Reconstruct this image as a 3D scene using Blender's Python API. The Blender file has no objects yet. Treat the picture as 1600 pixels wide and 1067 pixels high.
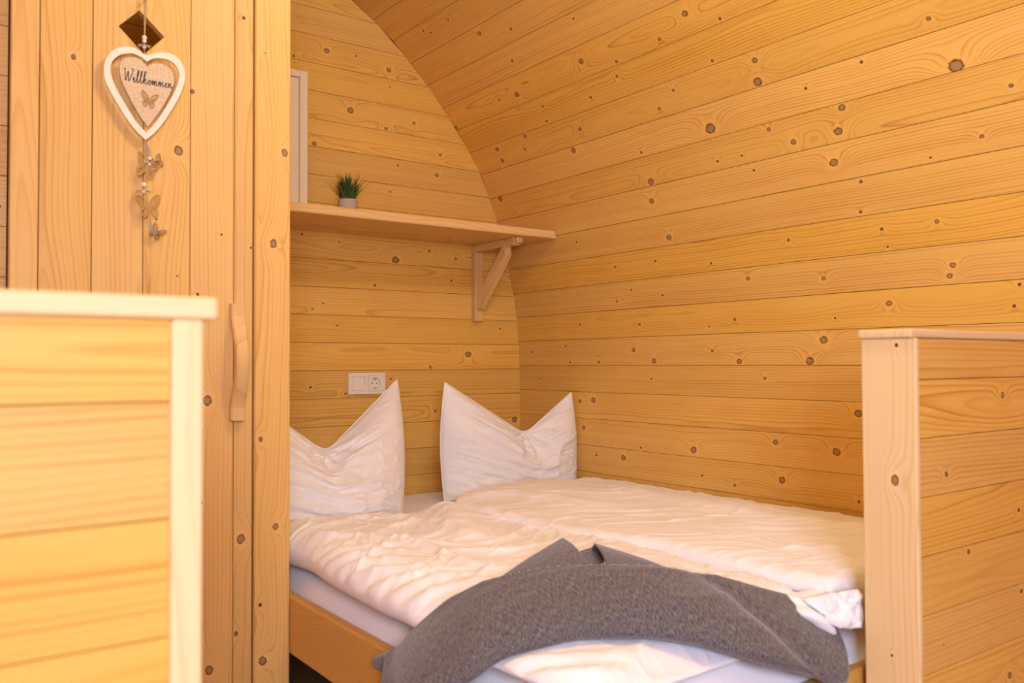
import bpy, bmesh, math, random
import numpy as np
from mathutils import Vector, Matrix

random.seed(7)
SC = bpy.context.scene
COL = SC.collection

# ------------------------------------------------------------------ camera
CAM = (-2.1537, -2.8763, 0.9873)
PAN, TILT, ROLL = math.radians(36.324), math.radians(1.432), math.radians(-0.2505)
fw = Vector((math.sin(PAN) * math.cos(TILT), math.cos(PAN) * math.cos(TILT), math.sin(TILT)))
r0 = Vector((math.cos(PAN), -math.sin(PAN), 0.0))
u0 = r0.cross(fw)
rr = r0 * math.cos(ROLL) + u0 * math.sin(ROLL)
uu = -r0 * math.sin(ROLL) + u0 * math.cos(ROLL)
cd = bpy.data.cameras.new('camera')
cam = bpy.data.objects.new('camera', cd)
COL.objects.link(cam)
M = Matrix((( rr.x, uu.x, -fw.x, CAM[0]), (rr.y, uu.y, -fw.y, CAM[1]), (rr.z, uu.z, -fw.z, CAM[2]), (0, 0, 0, 1)))
cam.matrix_world = M
cd.sensor_width = 36.0
cd.lens = 1344.97 / 1600 * 36.0
cd.clip_start = 0.05
cd.dof.use_dof = True
cd.dof.focus_distance = 2.6
cd.dof.aperture_fstop = 4.5
SC.camera = cam

# ------------------------------------------------------------------ world, lights, exposure
SC.view_settings.view_transform = 'Standard'
SC.view_settings.look = 'None'
SC.view_settings.gamma = 1.0
SC.view_settings.use_curve_mapping = False
SC.view_settings.exposure = 1.18
w = bpy.data.worlds.new('sky')
SC.world = w
w.use_nodes = True
wn = w.node_tree
wn.nodes['Background'].inputs['Color'].default_value = (0.80, 0.88, 1.0, 1)
wn.nodes['Background'].inputs['Strength'].default_value = 1.5


def area(name, loc, target, sx, sy, power, col):
    l = bpy.data.lights.new(name, 'AREA')
    l.shape = 'RECTANGLE'
    l.size, l.size_y = sx, sy
    l.energy = power
    l.color = col
    o = bpy.data.objects.new(name, l)
    COL.objects.link(o)
    o.location = loc
    o.rotation_euler = (Vector(target) - Vector(loc)).to_track_quat('-Z', 'Y').to_euler()
    return o


# daylight through the glazed front of the cabin and through the window in its left side
area('daylight_front', (-1.37, -6.42, 1.02), (-1.37, 0, 1.02), 2.3, 1.8, 38, (0.80, 0.90, 1.16))
area('daylight_side', (-2.645, -3.55, 1.38), (-0.6, -1.9, 0.60), 1.2, 0.75, 43, (0.80, 0.88, 1.20))
# unseen warm lamp added overhead to brighten the bed end
lp = bpy.data.lights.new('fill_lamp_light', 'POINT')
lp.energy = 11
lp.color = (1.0, 0.98, 0.74)
lp.shadow_soft_size = 0.11
lpo = bpy.data.objects.new('fill_lamp_light', lp)
COL.objects.link(lpo)
lpo.location = (-1.15, -1.95, 2.32)


# ------------------------------------------------------------------ helpers
def mat_new(name):
    m = bpy.data.materials.new(name)
    m.use_nodes = True
    nt = m.node_tree
    for n in list(nt.nodes):
        nt.nodes.remove(n)
    out = nt.nodes.new('ShaderNodeOutputMaterial')
    b = nt.nodes.new('ShaderNodeBsdfPrincipled')
    nt.links.new(b.outputs[0], out.inputs[0])
    return m, nt, b


class NB:
    """tiny node-building helper"""
    def __init__(self, nt):
        self.nt = nt

    def link(self, a, b):
        self.nt.links.new(a, b)

    def val(self, inp, v):
        if hasattr(v, 'is_output') or isinstance(v, bpy.types.NodeSocket):
            self.nt.links.new(v, inp)
        else:
            inp.default_value = v

    def m(self, op, a, b=None, c=None, clamp=False):
        n = self.nt.nodes.new('ShaderNodeMath')
        n.operation = op
        n.use_clamp = clamp
        self.val(n.inputs[0], a)
        if b is not None:
            self.val(n.inputs[1], b)
        if c is not None:
            self.val(n.inputs[2], c)
        return n.outputs[0]

    def comb(self, x, y, z):
        n = self.nt.nodes.new('ShaderNodeCombineXYZ')
        for i, v in enumerate((x, y, z)):
            self.val(n.inputs[i], v)
        return n.outputs[0]

    def sep(self, v):
        n = self.nt.nodes.new('ShaderNodeSeparateXYZ')
        self.nt.links.new(v, n.inputs[0])
        return n.outputs

    def noise(self, vec, scale, detail=2.0, rough=0.5):
        n = self.nt.nodes.new('ShaderNodeTexNoise')
        self.nt.links.new(vec, n.inputs['Vector'])
        n.inputs['Scale'].default_value = scale
        n.inputs['Detail'].default_value = detail
        n.inputs['Roughness'].default_value = rough
        return n.outputs[0]

    def mix(self, f, a, b):
        n = self.nt.nodes.new('ShaderNodeMix')
        n.data_type = 'RGBA'
        self.val(n.inputs[0], f)
        self.val(n.inputs[6], a)
        self.val(n.inputs[7], b)
        return n.outputs[2]

    def sstep(self, v, a, b):
        n = self.nt.nodes.new('ShaderNodeMapRange')
        n.interpolation_type = 'SMOOTHSTEP'
        self.val(n.inputs[0], v)
        n.inputs[1].default_value = a
        n.inputs[2].default_value = b
        return n.outputs[0]


def knot_group():
    g = bpy.data.node_groups.new('knot_field', 'ShaderNodeTree')
    g.interface.new_socket('U', in_out='INPUT', socket_type='NodeSocketFloat')
    g.interface.new_socket('V', in_out='INPUT', socket_type='NodeSocketFloat')
    g.interface.new_socket('K', in_out='INPUT', socket_type='NodeSocketVector')
    g.interface.new_socket('Bump', in_out='OUTPUT', socket_type='NodeSocketFloat')
    g.interface.new_socket('Dist', in_out='OUTPUT', socket_type='NodeSocketFloat')
    g.interface.new_socket('Size', in_out='OUTPUT', socket_type='NodeSocketFloat')
    gi = g.nodes.new('NodeGroupInput')
    go = g.nodes.new('NodeGroupOutput')
    b = NB(g)
    k = b.sep(gi.outputs[2])
    R = b.m('MAXIMUM', b.m('MULTIPLY', k[2], 0.84), 0.00001)
    du = b.m('DIVIDE', b.m('SUBTRACT', gi.outputs[0], k[0]), R)
    dv = b.m('DIVIDE', b.m('SUBTRACT', gi.outputs[1], k[1]), R)
    d = b.m('SQRT', b.m('ADD', b.m('MULTIPLY', b.m('MULTIPLY', du, du), 0.8), b.m('MULTIPLY', b.m('MULTIPLY', dv, dv), 1.15)))
    eu = b.m('MULTIPLY', b.m('MULTIPLY', du, du), -0.05)
    ev = b.m('MULTIPLY', b.m('MULTIPLY', dv, dv), -0.13)
    e = b.m('EXPONENT', b.m('ADD', eu, ev))
    g.links.new(b.m('MULTIPLY', e, b.m('MULTIPLY', R, 3.2)), go.inputs[0])
    g.links.new(d, go.inputs[1])
    g.links.new(b.m('MULTIPLY', b.m('LESS_THAN', d, 1.7), R), go.inputs[2])
    return g


KG = knot_group()
NK = 10


def pine(name, base, line, rough=0.5, knots=True, contrast=1.0, scale=1.0, spec=0.25):
    """flat-sawn pine: growth rings cut along the board, bent round its knots; u runs along the board, v across it"""
    m, nt, bs = mat_new(name)
    b = NB(nt)
    tc = nt.nodes.new('ShaderNodeTexCoord')
    oi = nt.nodes.new('ShaderNodeObjectInfo')
    rnd = oi.outputs['Random']
    P = b.sep(tc.outputs['Object'])
    u, v, n = P[0], P[1], P[2]
    seed = b.m('MULTIPLY', rnd, 57.0)
    wv = b.comb(b.m('MULTIPLY', u, 1.0), b.m('MULTIPLY', v, 7.0), seed)
    warp = b.m('SUBTRACT', b.noise(wv, 1.6, 2.0), 0.5)
    slow = b.m('SUBTRACT', b.noise(b.comb(b.m('MULTIPLY', u, 1.0), seed, 0.0), 1.5, 1.0), 0.5)
    # distance to the pith line of the log this board was cut from
    r2 = b.m('FRACT', b.m('MULTIPLY', rnd, 13.7))
    v0 = b.m('ADD', b.m('MULTIPLY', b.m('SUBTRACT', r2, 0.35), 0.16), b.m('MULTIPLY', slow, 0.05))
    dv = b.m('SUBTRACT', v, v0)
    dep = b.m('ADD', b.m('ADD', 0.022, b.m('MULTIPLY', slow, 0.06)), b.m('MULTIPLY', n, 0.6))
    r = b.m('SQRT', b.m('ADD', b.m('MULTIPLY', dv, dv), b.m('MULTIPLY', dep, dep)))
    r = b.m('ADD', r, b.m('MULTIPLY', warp, 0.020))
    mind = None
    big = None
    if knots:
        for i in range(NK):
            at = nt.nodes.new('ShaderNodeAttribute')
            at.attribute_type = 'OBJECT'
            at.attribute_name = 'knot%d' % i
            kg = nt.nodes.new('ShaderNodeGroup')
            kg.node_tree = KG
            nt.links.new(u, kg.inputs[0])
            nt.links.new(v, kg.inputs[1])
            nt.links.new(at.outputs['Vector'], kg.inputs[2])
            r = b.m('ADD', r, kg.outputs[0])
            mind = kg.outputs[1] if mind is None else b.m('MINIMUM', mind, kg.outputs[1])
            big = kg.outputs[2] if big is None else b.m('MAXIMUM', big, kg.outputs[2])
    ph = b.m('FRACT', b.m('MULTIPLY', r, 125.0 * scale))
    late = b.m('MULTIPLY', b.m('POWER', ph, 3.0), b.sstep(ph, 1.0, 0.86))
    ringno = b.m('FLOOR', b.m('MULTIPLY', r, 125.0 * scale))
    rn = nt.nodes.new('ShaderNodeTexWhiteNoise')
    rn.noise_dimensions = '1D'
    nt.links.new(b.m('ADD', ringno, seed), rn.inputs['W'])
    late = b.m('MULTIPLY', late, b.m('ADD', 0.25, b.m('MULTIPLY', rn.outputs[0], 0.9)))
    fine = b.noise(b.comb(b.m('MULTIPLY', u, 6.0), b.m('MULTIPLY', v, 260.0), seed), 1.0, 2.0)
    blot = b.noise(b.comb(b.m('MULTIPLY', u, 2.2), b.m('MULTIPLY', v, 14.0), seed), 1.0, 2.0)
    f = b.m('ADD', b.m('MULTIPLY', late, 1.05 * contrast), b.m('MULTIPLY', b.m('SUBTRACT', fine, 0.5), 0.28 * contrast))
    f = b.m('ADD', f, b.m('MULTIPLY', b.m('SUBTRACT', blot, 0.45), 0.55 * contrast), clamp=True)
    col = b.mix(f, (*base, 1), (*line, 1))
    # board to board tint
    tint = b.m('ADD', 0.93, b.m('MULTIPLY', rnd, 0.12))
    hsv = nt.nodes.new('ShaderNodeHueSaturation')
    nt.links.new(col, hsv.inputs['Color'])
    nt.links.new(tint, hsv.inputs['Value'])
    nt.links.new(b.m('ADD', 0.97, b.m('MULTIPLY', r2, 0.06)), hsv.inputs['Saturation'])
    col = hsv.outputs[0]
    # brown heart streak where a board has one (v, half width, strength)
    st = nt.nodes.new('ShaderNodeAttribute')
    st.attribute_type = 'OBJECT'
    st.attribute_name = 'streak'
    s = b.sep(st.outputs['Vector'])
    ds = b.m('DIVIDE', b.m('ABSOLUTE', b.m('SUBTRACT', v, s[0])), b.m('MAXIMUM', s[1], 0.0001))
    sm = b.m('MULTIPLY', b.sstep(ds, 1.2, 0.5), b.m('MULTIPLY', s[2], b.sstep(b.noise(b.comb(b.m('MULTIPLY', u, 9.0), b.m('MULTIPLY', v, 120.0), seed), 1.0, 2.0), 0.25, 0.65)))
    sm = b.m('MULTIPLY', sm, b.sstep(u, 1.30, 1.12))
    col = b.mix(sm, col, (0.42, 0.19, 0.05, 1))
    if knots:
        wob = b.m('MULTIPLY', b.m('SUBTRACT', b.noise(b.comb(b.m('MULTIPLY', u, 1.0), b.m('MULTIPLY', v, 1.0), seed), 110.0, 1.0), 0.5), 0.7)
        md = b.m('ADD', mind, wob)
        halo = b.m('MULTIPLY', b.sstep(md, 2.9, 1.2), 0.42)
        col = b.mix(halo, col, (min(1, base[0] * 1.12), base[1] * 1.10, base[2] * 1.25, 1))
        bigf = b.sstep(big, 0.0030, 0.0058)
        kr = b.m('FRACT', b.m('MULTIPLY', md, 2.6))
        kc = b.mix(kr, (0.35, 0.185, 0.058, 1), (0.46, 0.27, 0.095, 1))
        kc = b.mix(b.sstep(md, 0.60, 0.90), kc, (0.17, 0.075, 0.025, 1))
        kc = b.mix(bigf, (0.085, 0.034, 0.012, 1), kc)
        col = b.mix(b.sstep(md, 1.22, 0.96), col, kc)
    nt.links.new(col, bs.inputs['Base Color'])
    bs.inputs['Roughness'].default_value = rough
    bs.inputs['Specular IOR Level'].default_value = spec
    bp = nt.nodes.new('ShaderNodeBump')
    bp.inputs['Strength'].default_value = 0.10
    bp.inputs['Distance'].default_value = 0.0008
    nt.links.new(f, bp.inputs['Height'])
    nt.links.new(bp.outputs[0], bs.inputs['Normal'])
    return m


def plain(name, col, rough=0.6, spec=0.3, noise_amt=0.06, noise_scale=60.0, metal=0.0, sheen=0.0):
    m, nt, bs = mat_new(name)
    b = NB(nt)
    tc = nt.nodes.new('ShaderNodeTexCoord')
    nz = b.noise(tc.outputs['Object'], noise_scale, 3.0)
    d = tuple(c * (1 - noise_amt) for c in col)
    l = tuple(min(1, c * (1 + noise_amt)) for c in col)
    nt.links.new(b.mix(nz, (*d, 1), (*l, 1)), bs.inputs['Base Color'])
    bs.inputs['Roughness'].default_value = rough
    bs.inputs['Specular IOR Level'].default_value = spec
    bs.inputs['Metallic'].default_value = metal
    if sheen:
        bs.inputs['Sheen Weight'].default_value = sheen
    return m


WALLC, WALLL = (0.81, 0.475, 0.108), (0.56, 0.225, 0.028)
MAT = {}
MAT['pine'] = pine('pine_cladding', WALLC, WALLL)
MAT['pine_door'] = pine('pine_door_boards', (0.79, 0.485, 0.165), (0.56, 0.265, 0.05), contrast=0.8)
MAT['pine_pale'] = pine('pale_planed_pine', (0.84, 0.605, 0.30), (0.66, 0.38, 0.12), contrast=0.6, scale=0.8)
MAT['pine_shelf'] = pine('pine_shelf_board', (0.80, 0.51, 0.20), (0.58, 0.29, 0.065), contrast=0.6, knots=False)
MAT['pine_bed'] = pine('varnished_pine_bed', (0.72, 0.40, 0.10), (0.50, 0.22, 0.04), contrast=0.5, knots=False, rough=0.35)
MAT['gap'] = plain('dark_joint', (0.16, 0.065, 0.015), 0.9, 0.0)
MAT['white_wood'] = plain('white_washed_wood', (0.86, 0.80, 0.66), 0.6, 0.2, 0.10, 90)
MAT['frame_white'] = plain('off_white_frame_paint', (0.82, 0.68, 0.50), 0.5, 0.3, 0.02)
MAT['frame_panel'] = plain('beige_frame_panel', (0.62, 0.46, 0.30), 0.7, 0.2, 0.04)
MAT['plastic'] = plain('white_plastic', (0.86, 0.78, 0.64), 0.35, 0.5, 0.01)
MAT['dark'] = plain('dark_plastic', (0.03, 0.022, 0.018), 0.6, 0.2)
MAT['steel'] = plain('steel', (0.6, 0.58, 0.55), 0.35, 0.5, 0.02, metal=1.0)
MAT['jute'] = plain('jute_string', (0.50, 0.36, 0.17), 0.9, 0.1, 0.25, 900)
MAT['ply'] = plain('laser_cut_plywood', (0.55, 0.34, 0.12), 0.7, 0.2, 0.15, 200)
MAT['burnt'] = plain('burnt_plywood_edge', (0.30, 0.15, 0.06), 0.8, 0.1, 0.2, 200)
MAT['ink'] = plain('dark_brown_lettering', (0.045, 0.022, 0.014), 0.7, 0.2)
MAT['bead'] = plain('cream_wooden_bead', (0.88, 0.80, 0.62), 0.45, 0.4, 0.04)
MAT['petal'] = plain('silvery_flower_petal', (0.72, 0.68, 0.56), 0.4, 0.5, 0.05)
MAT['feather'] = plain('grey_feather', (0.42, 0.38, 0.33), 0.9, 0.1, 0.2, 200)
MAT['leaf'] = plain('artificial_grass_blade', (0.035, 0.075, 0.012), 0.45, 0.4, 0.5, 40)
MAT['leaf_light'] = plain('artificial_grass_blade_light', (0.10, 0.15, 0.028), 0.45, 0.4, 0.4, 40)
MAT['pot'] = plain('pale_clay_pot', (0.50, 0.40, 0.31), 0.85, 0.2, 0.10, 120)
MAT['dark_floor'] = pine('floor_boards_pine', (0.50, 0.29, 0.12), (0.34, 0.16, 0.05), knots=False)


def whitewash():
    m, nt, bs = mat_new('pale_grained_heart_wood')
    b = NB(nt)
    tc = nt.nodes.new('ShaderNodeTexCoord')
    P = b.sep(tc.outputs['Object'])
    n1 = b.noise(b.comb(b.m('MULTIPLY', P[0], 420.0), b.m('MULTIPLY', P[1], 420.0), b.m('MULTIPLY', P[2], 40.0)), 1.0, 3.0)
    nt.links.new(b.mix(b.sstep(n1, 0.3, 0.7), (0.60, 0.42, 0.24, 1), (0.76, 0.60, 0.40, 1)), bs.inputs['Base Color'])
    bs.inputs['Roughness'].default_value = 0.7
    return m


MAT['heart'] = whitewash()


def linen(name, col, stripe=True):
    m, nt, bs = mat_new(name)
    b = NB(nt)
    tc = nt.nodes.new('ShaderNodeTexCoord')
    P = b.sep(tc.outputs['Object'])
    s = b.m('SINE', b.m('MULTIPLY', P[0], 900.0))
    n1 = b.noise(tc.outputs['Object'], 300.0, 2.0)
    h = b.m('ADD', b.m('MULTIPLY', s, 0.25 if stripe else 0.0), n1)
    nt.links.new(b.mix(b.noise(tc.outputs['Object'], 9.0, 2.0), (col[0] * 0.985, col[1] * 0.975, col[2] * 0.97, 1), (*col, 1)), bs.inputs['Base Color'])
    bs.inputs['Roughness'].default_value = 0.85
    bs.inputs['Specular IOR Level'].default_value = 0.15
    bs.inputs['Sheen Weight'].default_value = 0.15
    bp = nt.nodes.new('ShaderNodeBump')
    bp.inputs['Strength'].default_value = 0.12
    bp.inputs['Distance'].default_value = 0.0006
    nt.links.new(h, bp.inputs['Height'])
    nt.links.new(bp.outputs[0], bs.inputs['Normal'])
    return m


MAT['linen'] = linen('white_cotton_bedding', (0.90, 0.87, 0.86))
MAT['sheet'] = linen('white_fitted_sheet', (0.90, 0.87, 0.87), False)


def wool():
    m, nt, bs = mat_new('grey_wool_felt')
    b = NB(nt)
    uv = nt.nodes.new('ShaderNodeUVMap')
    P = b.sep(uv.outputs[0])
    v1 = b.comb(b.m('MULTIPLY', P[0], 520.0), b.m('MULTIPLY', P[1], 110.0), 0.0)
    n1 = b.noise(v1, 1.0, 3.0, 0.65)
    tc = nt.nodes.new('ShaderNodeTexCoord')
    n2 = b.noise(tc.outputs['Object'], 1500.0, 2.0, 0.7)
    f = b.m('ADD', b.m('MULTIPLY', n1, 0.6), b.m('MULTIPLY', n2, 0.4))
    f = b.sstep(f, 0.41, 0.60)
    nt.links.new(b.mix(f, (0.052, 0.044, 0.043, 1), (0.215, 0.190, 0.185, 1)), bs.inputs['Base Color'])
    bs.inputs['Roughness'].default_value = 0.95
    bs.inputs['Specular IOR Level'].default_value = 0.1
    bs.inputs['Sheen Weight'].default_value = 0.35
    bs.inputs['Sheen Roughness'].default_value = 0.5
    bp = nt.nodes.new('ShaderNodeBump')
    bp.inputs['Strength'].default_value = 0.2
    bp.inputs['Distance'].default_value = 0.0012
    nt.links.new(n2, bp.inputs['Height'])
    nt.links.new(bp.outputs[0], bs.inputs['Normal'])
    return m


MAT['wool'] = wool()
MAT['thread'] = plain('pale_hem_thread', (0.50, 0.46, 0.42), 0.8, 0.1)


def tag(o, label=None, cat=None, kind=None, group=None):
    if label: o['label'] = label
    if cat: o['category'] = cat
    if kind: o['kind'] = kind
    if group: o['group'] = group
    return o


def empty(name, loc=(0, 0, 0), **k):
    o = bpy.data.objects.new(name, None)
    COL.objects.link(o)
    o.location = loc
    o.empty_display_size = 0.05
    return tag(o, **k)


def put(name, me, mat, parent=None, mw=None, smooth=False):
    o = bpy.data.objects.new(name, me)
    COL.objects.link(o)
    if mat is not None:
        me.materials.append(MAT[mat] if isinstance(mat, str) else mat)
    if smooth:
        me.polygons.foreach_set('use_smooth', [True] * len(me.polygons))
    mw = mw or Matrix.Identity(4)
    if parent is not None:
        o.parent = parent
        pm = WM[parent.name]
        o.matrix_local = pm.inverted() @ mw
    else:
        o.matrix_world = mw
    WM[o.name] = mw
    return o


class _WM(dict):
    def __missing__(self, k):
        o = bpy.data.objects[k]
        m = Matrix.Translation(o.location) @ o.rotation_euler.to_matrix().to_4x4()
        if o.parent: m = self[o.parent.name] @ m
        self[k] = m
        return m


WM = _WM()


def mesh(name, verts, faces):
    me = bpy.data.meshes.new(name)
    me.from_pydata([tuple(v) for v in verts], [], faces)
    me.update()
    return me


def fix(me):
    bm = bmesh.new()
    bm.from_mesh(me)
    bmesh.ops.recalc_face_normals(bm, faces=bm.faces)
    bm.to_mesh(me)
    bm.free()
    return me


def frame_m(origin, U, V):
    U = Vector(U).normalized(); V = Vector(V).normalized(); N = U.cross(V)
    return Matrix(((U.x, V.x, N.x, origin[0]), (U.y, V.y, N.y, origin[1]), (U.z, V.z, N.z, origin[2]), (0, 0, 0, 1)))


def set_knots(o, ks, length=None, rnd=0, width=0.1, u0=0.0):
    ks = sorted(ks, key=lambda k: -k[2])[:NK]
    for _ in range(rnd):
        if len(ks) < NK:
            ks.append((u0 + random.random() * length, width * (0.15 + 0.7 * random.random()), random.choice((0.003, 0.004, 0.006, 0.009))))
    for i, k in enumerate(ks):
        o['knot%d' % i] = [float(k[0]), float(k[1]), float(k[2])]


def plank(name, parent, mat, origin, U, V, u_lo, u_hi, width, thick=0.014, gap=0.0006, ch=0.0007, knots=(), rnd=0):
    """one tongue-and-groove board: face at local z = 0; u_lo / u_hi = (end at v=0, end at v=width)"""
    if not isinstance(u_lo, tuple): u_lo = (u_lo, u_lo)
    if not isinstance(u_hi, tuple): u_hi = (u_hi, u_hi)
    prof = [(gap, -thick), (gap, -ch), (gap + ch, 0), (width - gap - ch, 0), (width - gap, -ch), (width - gap, -thick)]
    vs = []
    for e in (u_lo, u_hi):
        for v, n in prof:
            vs.append((e[0] + (e[1] - e[0]) * v / width, v, n))
    fs = [(5, 4, 3, 2, 1, 0), (6, 7, 8, 9, 10, 11)]
    for i in range(6):
        j = (i + 1) % 6
        fs.append((i, j, j + 6, i + 6))
    me = fix(mesh(name, vs, fs))
    o = put(name, me, mat, parent, frame_m(origin, U, V))
    set_knots(o, list(knots), abs(u_hi[0] - u_lo[0]), rnd, width, min(u_lo))
    return o


def box_me(name, x0, x1, y0, y1, z0, z1, bev=0.002, seg=2):
    bm = bmesh.new()
    bmesh.ops.create_cube(bm, size=1.0)
    for v in bm.verts:
        v.co.x = x0 if v.co.x < 0 else x1
        v.co.y = y0 if v.co.y < 0 else y1
        v.co.z = z0 if v.co.z < 0 else z1
    if bev:
        bmesh.ops.bevel(bm, geom=list(bm.edges), offset=bev, segments=seg, affect='EDGES', profile=0.5)
    me = bpy.data.meshes.new(name)
    bm.to_mesh(me)
    bm.free()
    return me


def bar(name, parent, mat, x0, x1, y0, y1, z0, z1, axis='x', bev=0.002, knots=(), rnd=0):
    """a squared timber whose local u axis follows its length (axis) so the grain runs along it"""
    c = ((x0 + x1) / 2, (y0 + y1) / 2, (z0 + z1) / 2)
    dx, dy, dz = x1 - x0, y1 - y0, z1 - z0
    if axis == 'x': U, V, L = (1, 0, 0), ((0, 0, 1) if dz >= dy else (0, 1, 0)), (dx, max(dy, dz), min(dy, dz))
    elif axis == 'y': U, V, L = (0, 1, 0), ((0, 0, 1) if dz >= dx else (1, 0, 0)), (dy, max(dx, dz), min(dx, dz))
    else: U, V, L = (0, 0, 1), ((1, 0, 0) if dx >= dy else (0, 1, 0)), (dz, max(dx, dy), min(dx, dy))
    me = box_me(name, -L[0] / 2, L[0] / 2, -L[1] / 2, L[1] / 2, -L[2] / 2, L[2] / 2, bev)
    o = put(name, me, mat, parent, frame_m(c, U, V))
    set_knots(o, list(knots), L[0], rnd, L[1], -L[0] / 2)
    return o


def extrude_poly(name, pts, holes, d0, d1, bev=0.0):
    """outline in (a, b) with holes, extruded between depths d0 and d1 along the third axis; returns mesh in (a, b, d)"""
    bm = bmesh.new()
    es = []
    for loop in [pts] + list(holes):
        vs = [bm.verts.new((p[0], p[1], d0)) for p in loop]
        es += [bm.edges.new((vs[i], vs[(i + 1) % len(vs)])) for i in range(len(vs))]
    r = bmesh.ops.triangle_fill(bm, use_beauty=True, use_dissolve=False, edges=es)
    faces = [g for g in r['geom'] if isinstance(g, bmesh.types.BMFace)]
    ex = bmesh.ops.extrude_face_region(bm, geom=faces)
    for g in ex['geom']:
        if isinstance(g, bmesh.types.BMVert):
            g.co.z = d1
    bmesh.ops.recalc_face_normals(bm, faces=bm.faces)
    me = bpy.data.meshes.new(name)
    bm.to_mesh(me)
    bm.free()
    return me


def catmull(P, n=6, closed=False):
    P = [Vector(p) for p in P]
    out = []
    N = len(P)
    for i in range(N if closed else N - 1):
        if closed:
            a, b, c, d = P[(i - 1) % N], P[i], P[(i + 1) % N], P[(i + 2) % N]
        else:
            a, b, c, d = P[max(i - 1, 0)], P[i], P[i + 1], P[min(i + 2, N - 1)]
        for k in range(n):
            t = k / n
            out.append(0.5 * ((2 * b) + (c - a) * t + (2 * a - 5 * b + 4 * c - d) * t * t + (3 * b - a - 3 * c + d) * t ** 3))
    if not closed:
        out.append(P[-1])
    return out


def tube_into(bm, pts, rad, nseg=6, closed=False, flat=1.0, up=Vector((0, 1, 0))):
    """a tube along pts; rad may be a function of 0..1; flat squashes it along `up`"""
    n = len(pts)
    rings = []
    for i, p in enumerate(pts):
        if closed:
            t = (pts[(i + 1) % n] - pts[i - 1])
        else:
            t = pts[min(i + 1, n - 1)] - pts[max(i - 1, 0)]
        if t.length < 1e-9: t = Vector((0, 0, 1))
        t.normalize()
        a = up - t * up.dot(t)
        if a.length < 1e-4:
            a = Vector((1, 0, 0)) - t * t.x
        a.normalize()
        c = t.cross(a)
        R = rad(i / max(n - 1, 1)) if callable(rad) else rad
        rings.append([bm.verts.new(p + a * (R * flat * math.cos(q)) + c * (R * math.sin(q))) for q in [2 * math.pi * k / nseg for k in range(nseg)]])
    for i in range(n if closed else n - 1):
        A, B = rings[i], rings[(i + 1) % n]
        for k in range(nseg):
            bm.faces.new((A[k], A[(k + 1) % nseg], B[(k + 1) % nseg], B[k]))
    if not closed:
        bm.faces.new(rings[0][::-1])
        bm.faces.new(rings[-1])


def bm_me(name, bm):
    bmesh.ops.recalc_face_normals(bm, faces=bm.faces)
    me = bpy.data.meshes.new(name)
    bm.to_mesh(me)
    bm.free()
    return me


def ellipsoid_into(bm, c, r, rot=None, u=12, v=8):
    res = bmesh.ops.create_uvsphere(bm, u_segments=u, v_segments=v, radius=1.0)
    S = Matrix.Diagonal((*r, 1))
    T = Matrix.Translation(c) @ (rot or Matrix.Identity(4)) @ S
    for x in res['verts']:
        x.co = T @ x.co


# numpy value noise -----------------------------------------------------------
_rs = np.random.RandomState(11)
_tab = _rs.rand(256, 256)


def vnoise(x, y):
    xi = np.floor(x).astype(int); yi = np.floor(y).astype(int)
    fx = x - xi; fy = y - yi
    fx = fx * fx * fx * (fx * (fx * 6 - 15) + 10); fy = fy * fy * fy * (fy * (fy * 6 - 15) + 10)
    g = lambda a, b: _tab[a % 256, b % 256]
    return (g(xi, yi) * (1 - fx) + g(xi + 1, yi) * fx) * (1 - fy) + (g(xi, yi + 1) * (1 - fx) + g(xi + 1, yi + 1) * fx) * fy - 0.5


def fbm(x, y, o=3):
    s = 0; a = 1.0
    for i in range(o):
        s = s + a * vnoise(x * 2 ** i + 17.3 * i, y * 2 ** i + 5.1 * i); a *= 0.5
    return s


def ridged(x, y, o=2):
    s = 0; a = 1.0
    for i in range(o):
        s = s + a * (1 - np.abs(vnoise(x * 2 ** i + 31.7 * i, y * 2 ** i + 9.2 * i)) * 4).clip(0, 1) ** 2; a *= 0.5
    return s


def ridge_line(X, Y, pts, width, amp):
    """height of a soft fold that follows the polyline pts"""
    best = np.full(X.shape, 1e9)
    for (ax, ay), (bx, by) in zip(pts[:-1], pts[1:]):
        dx, dy = bx - ax, by - ay
        t = (((X - ax) * dx + (Y - ay) * dy) / (dx * dx + dy * dy)).clip(0, 1)
        best = np.minimum(best, np.hypot(X - ax - t * dx, Y - ay - t * dy))
    return amp * np.exp(-(best / width) ** 2)


def grid_faces(nu, nv, off=0, flip=False):
    i, j = np.meshgrid(np.arange(nu - 1), np.arange(nv - 1), indexing='ij')
    a = i * nv + j + off; b = (i + 1) * nv + j + off; c = (i + 1) * nv + j + 1 + off; d = i * nv + j + 1 + off
    f = np.stack([a, b, c, d] if not flip else [a, d, c, b], -1).reshape(-1, 4)
    return f


def np_mesh(name, V, F):
    me = bpy.data.meshes.new(name)
    me.vertices.add(len(V))
    me.vertices.foreach_set('co', V.astype(np.float32).ravel())
    me.loops.add(F.size)
    me.loops.foreach_set('vertex_index', F.astype(np.int32).ravel())
    me.polygons.add(len(F))
    me.polygons.foreach_set('loop_start', np.arange(0, F.size, F.shape[1], dtype=np.int32))
    me.update(calc_edges=True)
    me.validate()
    return me


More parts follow.
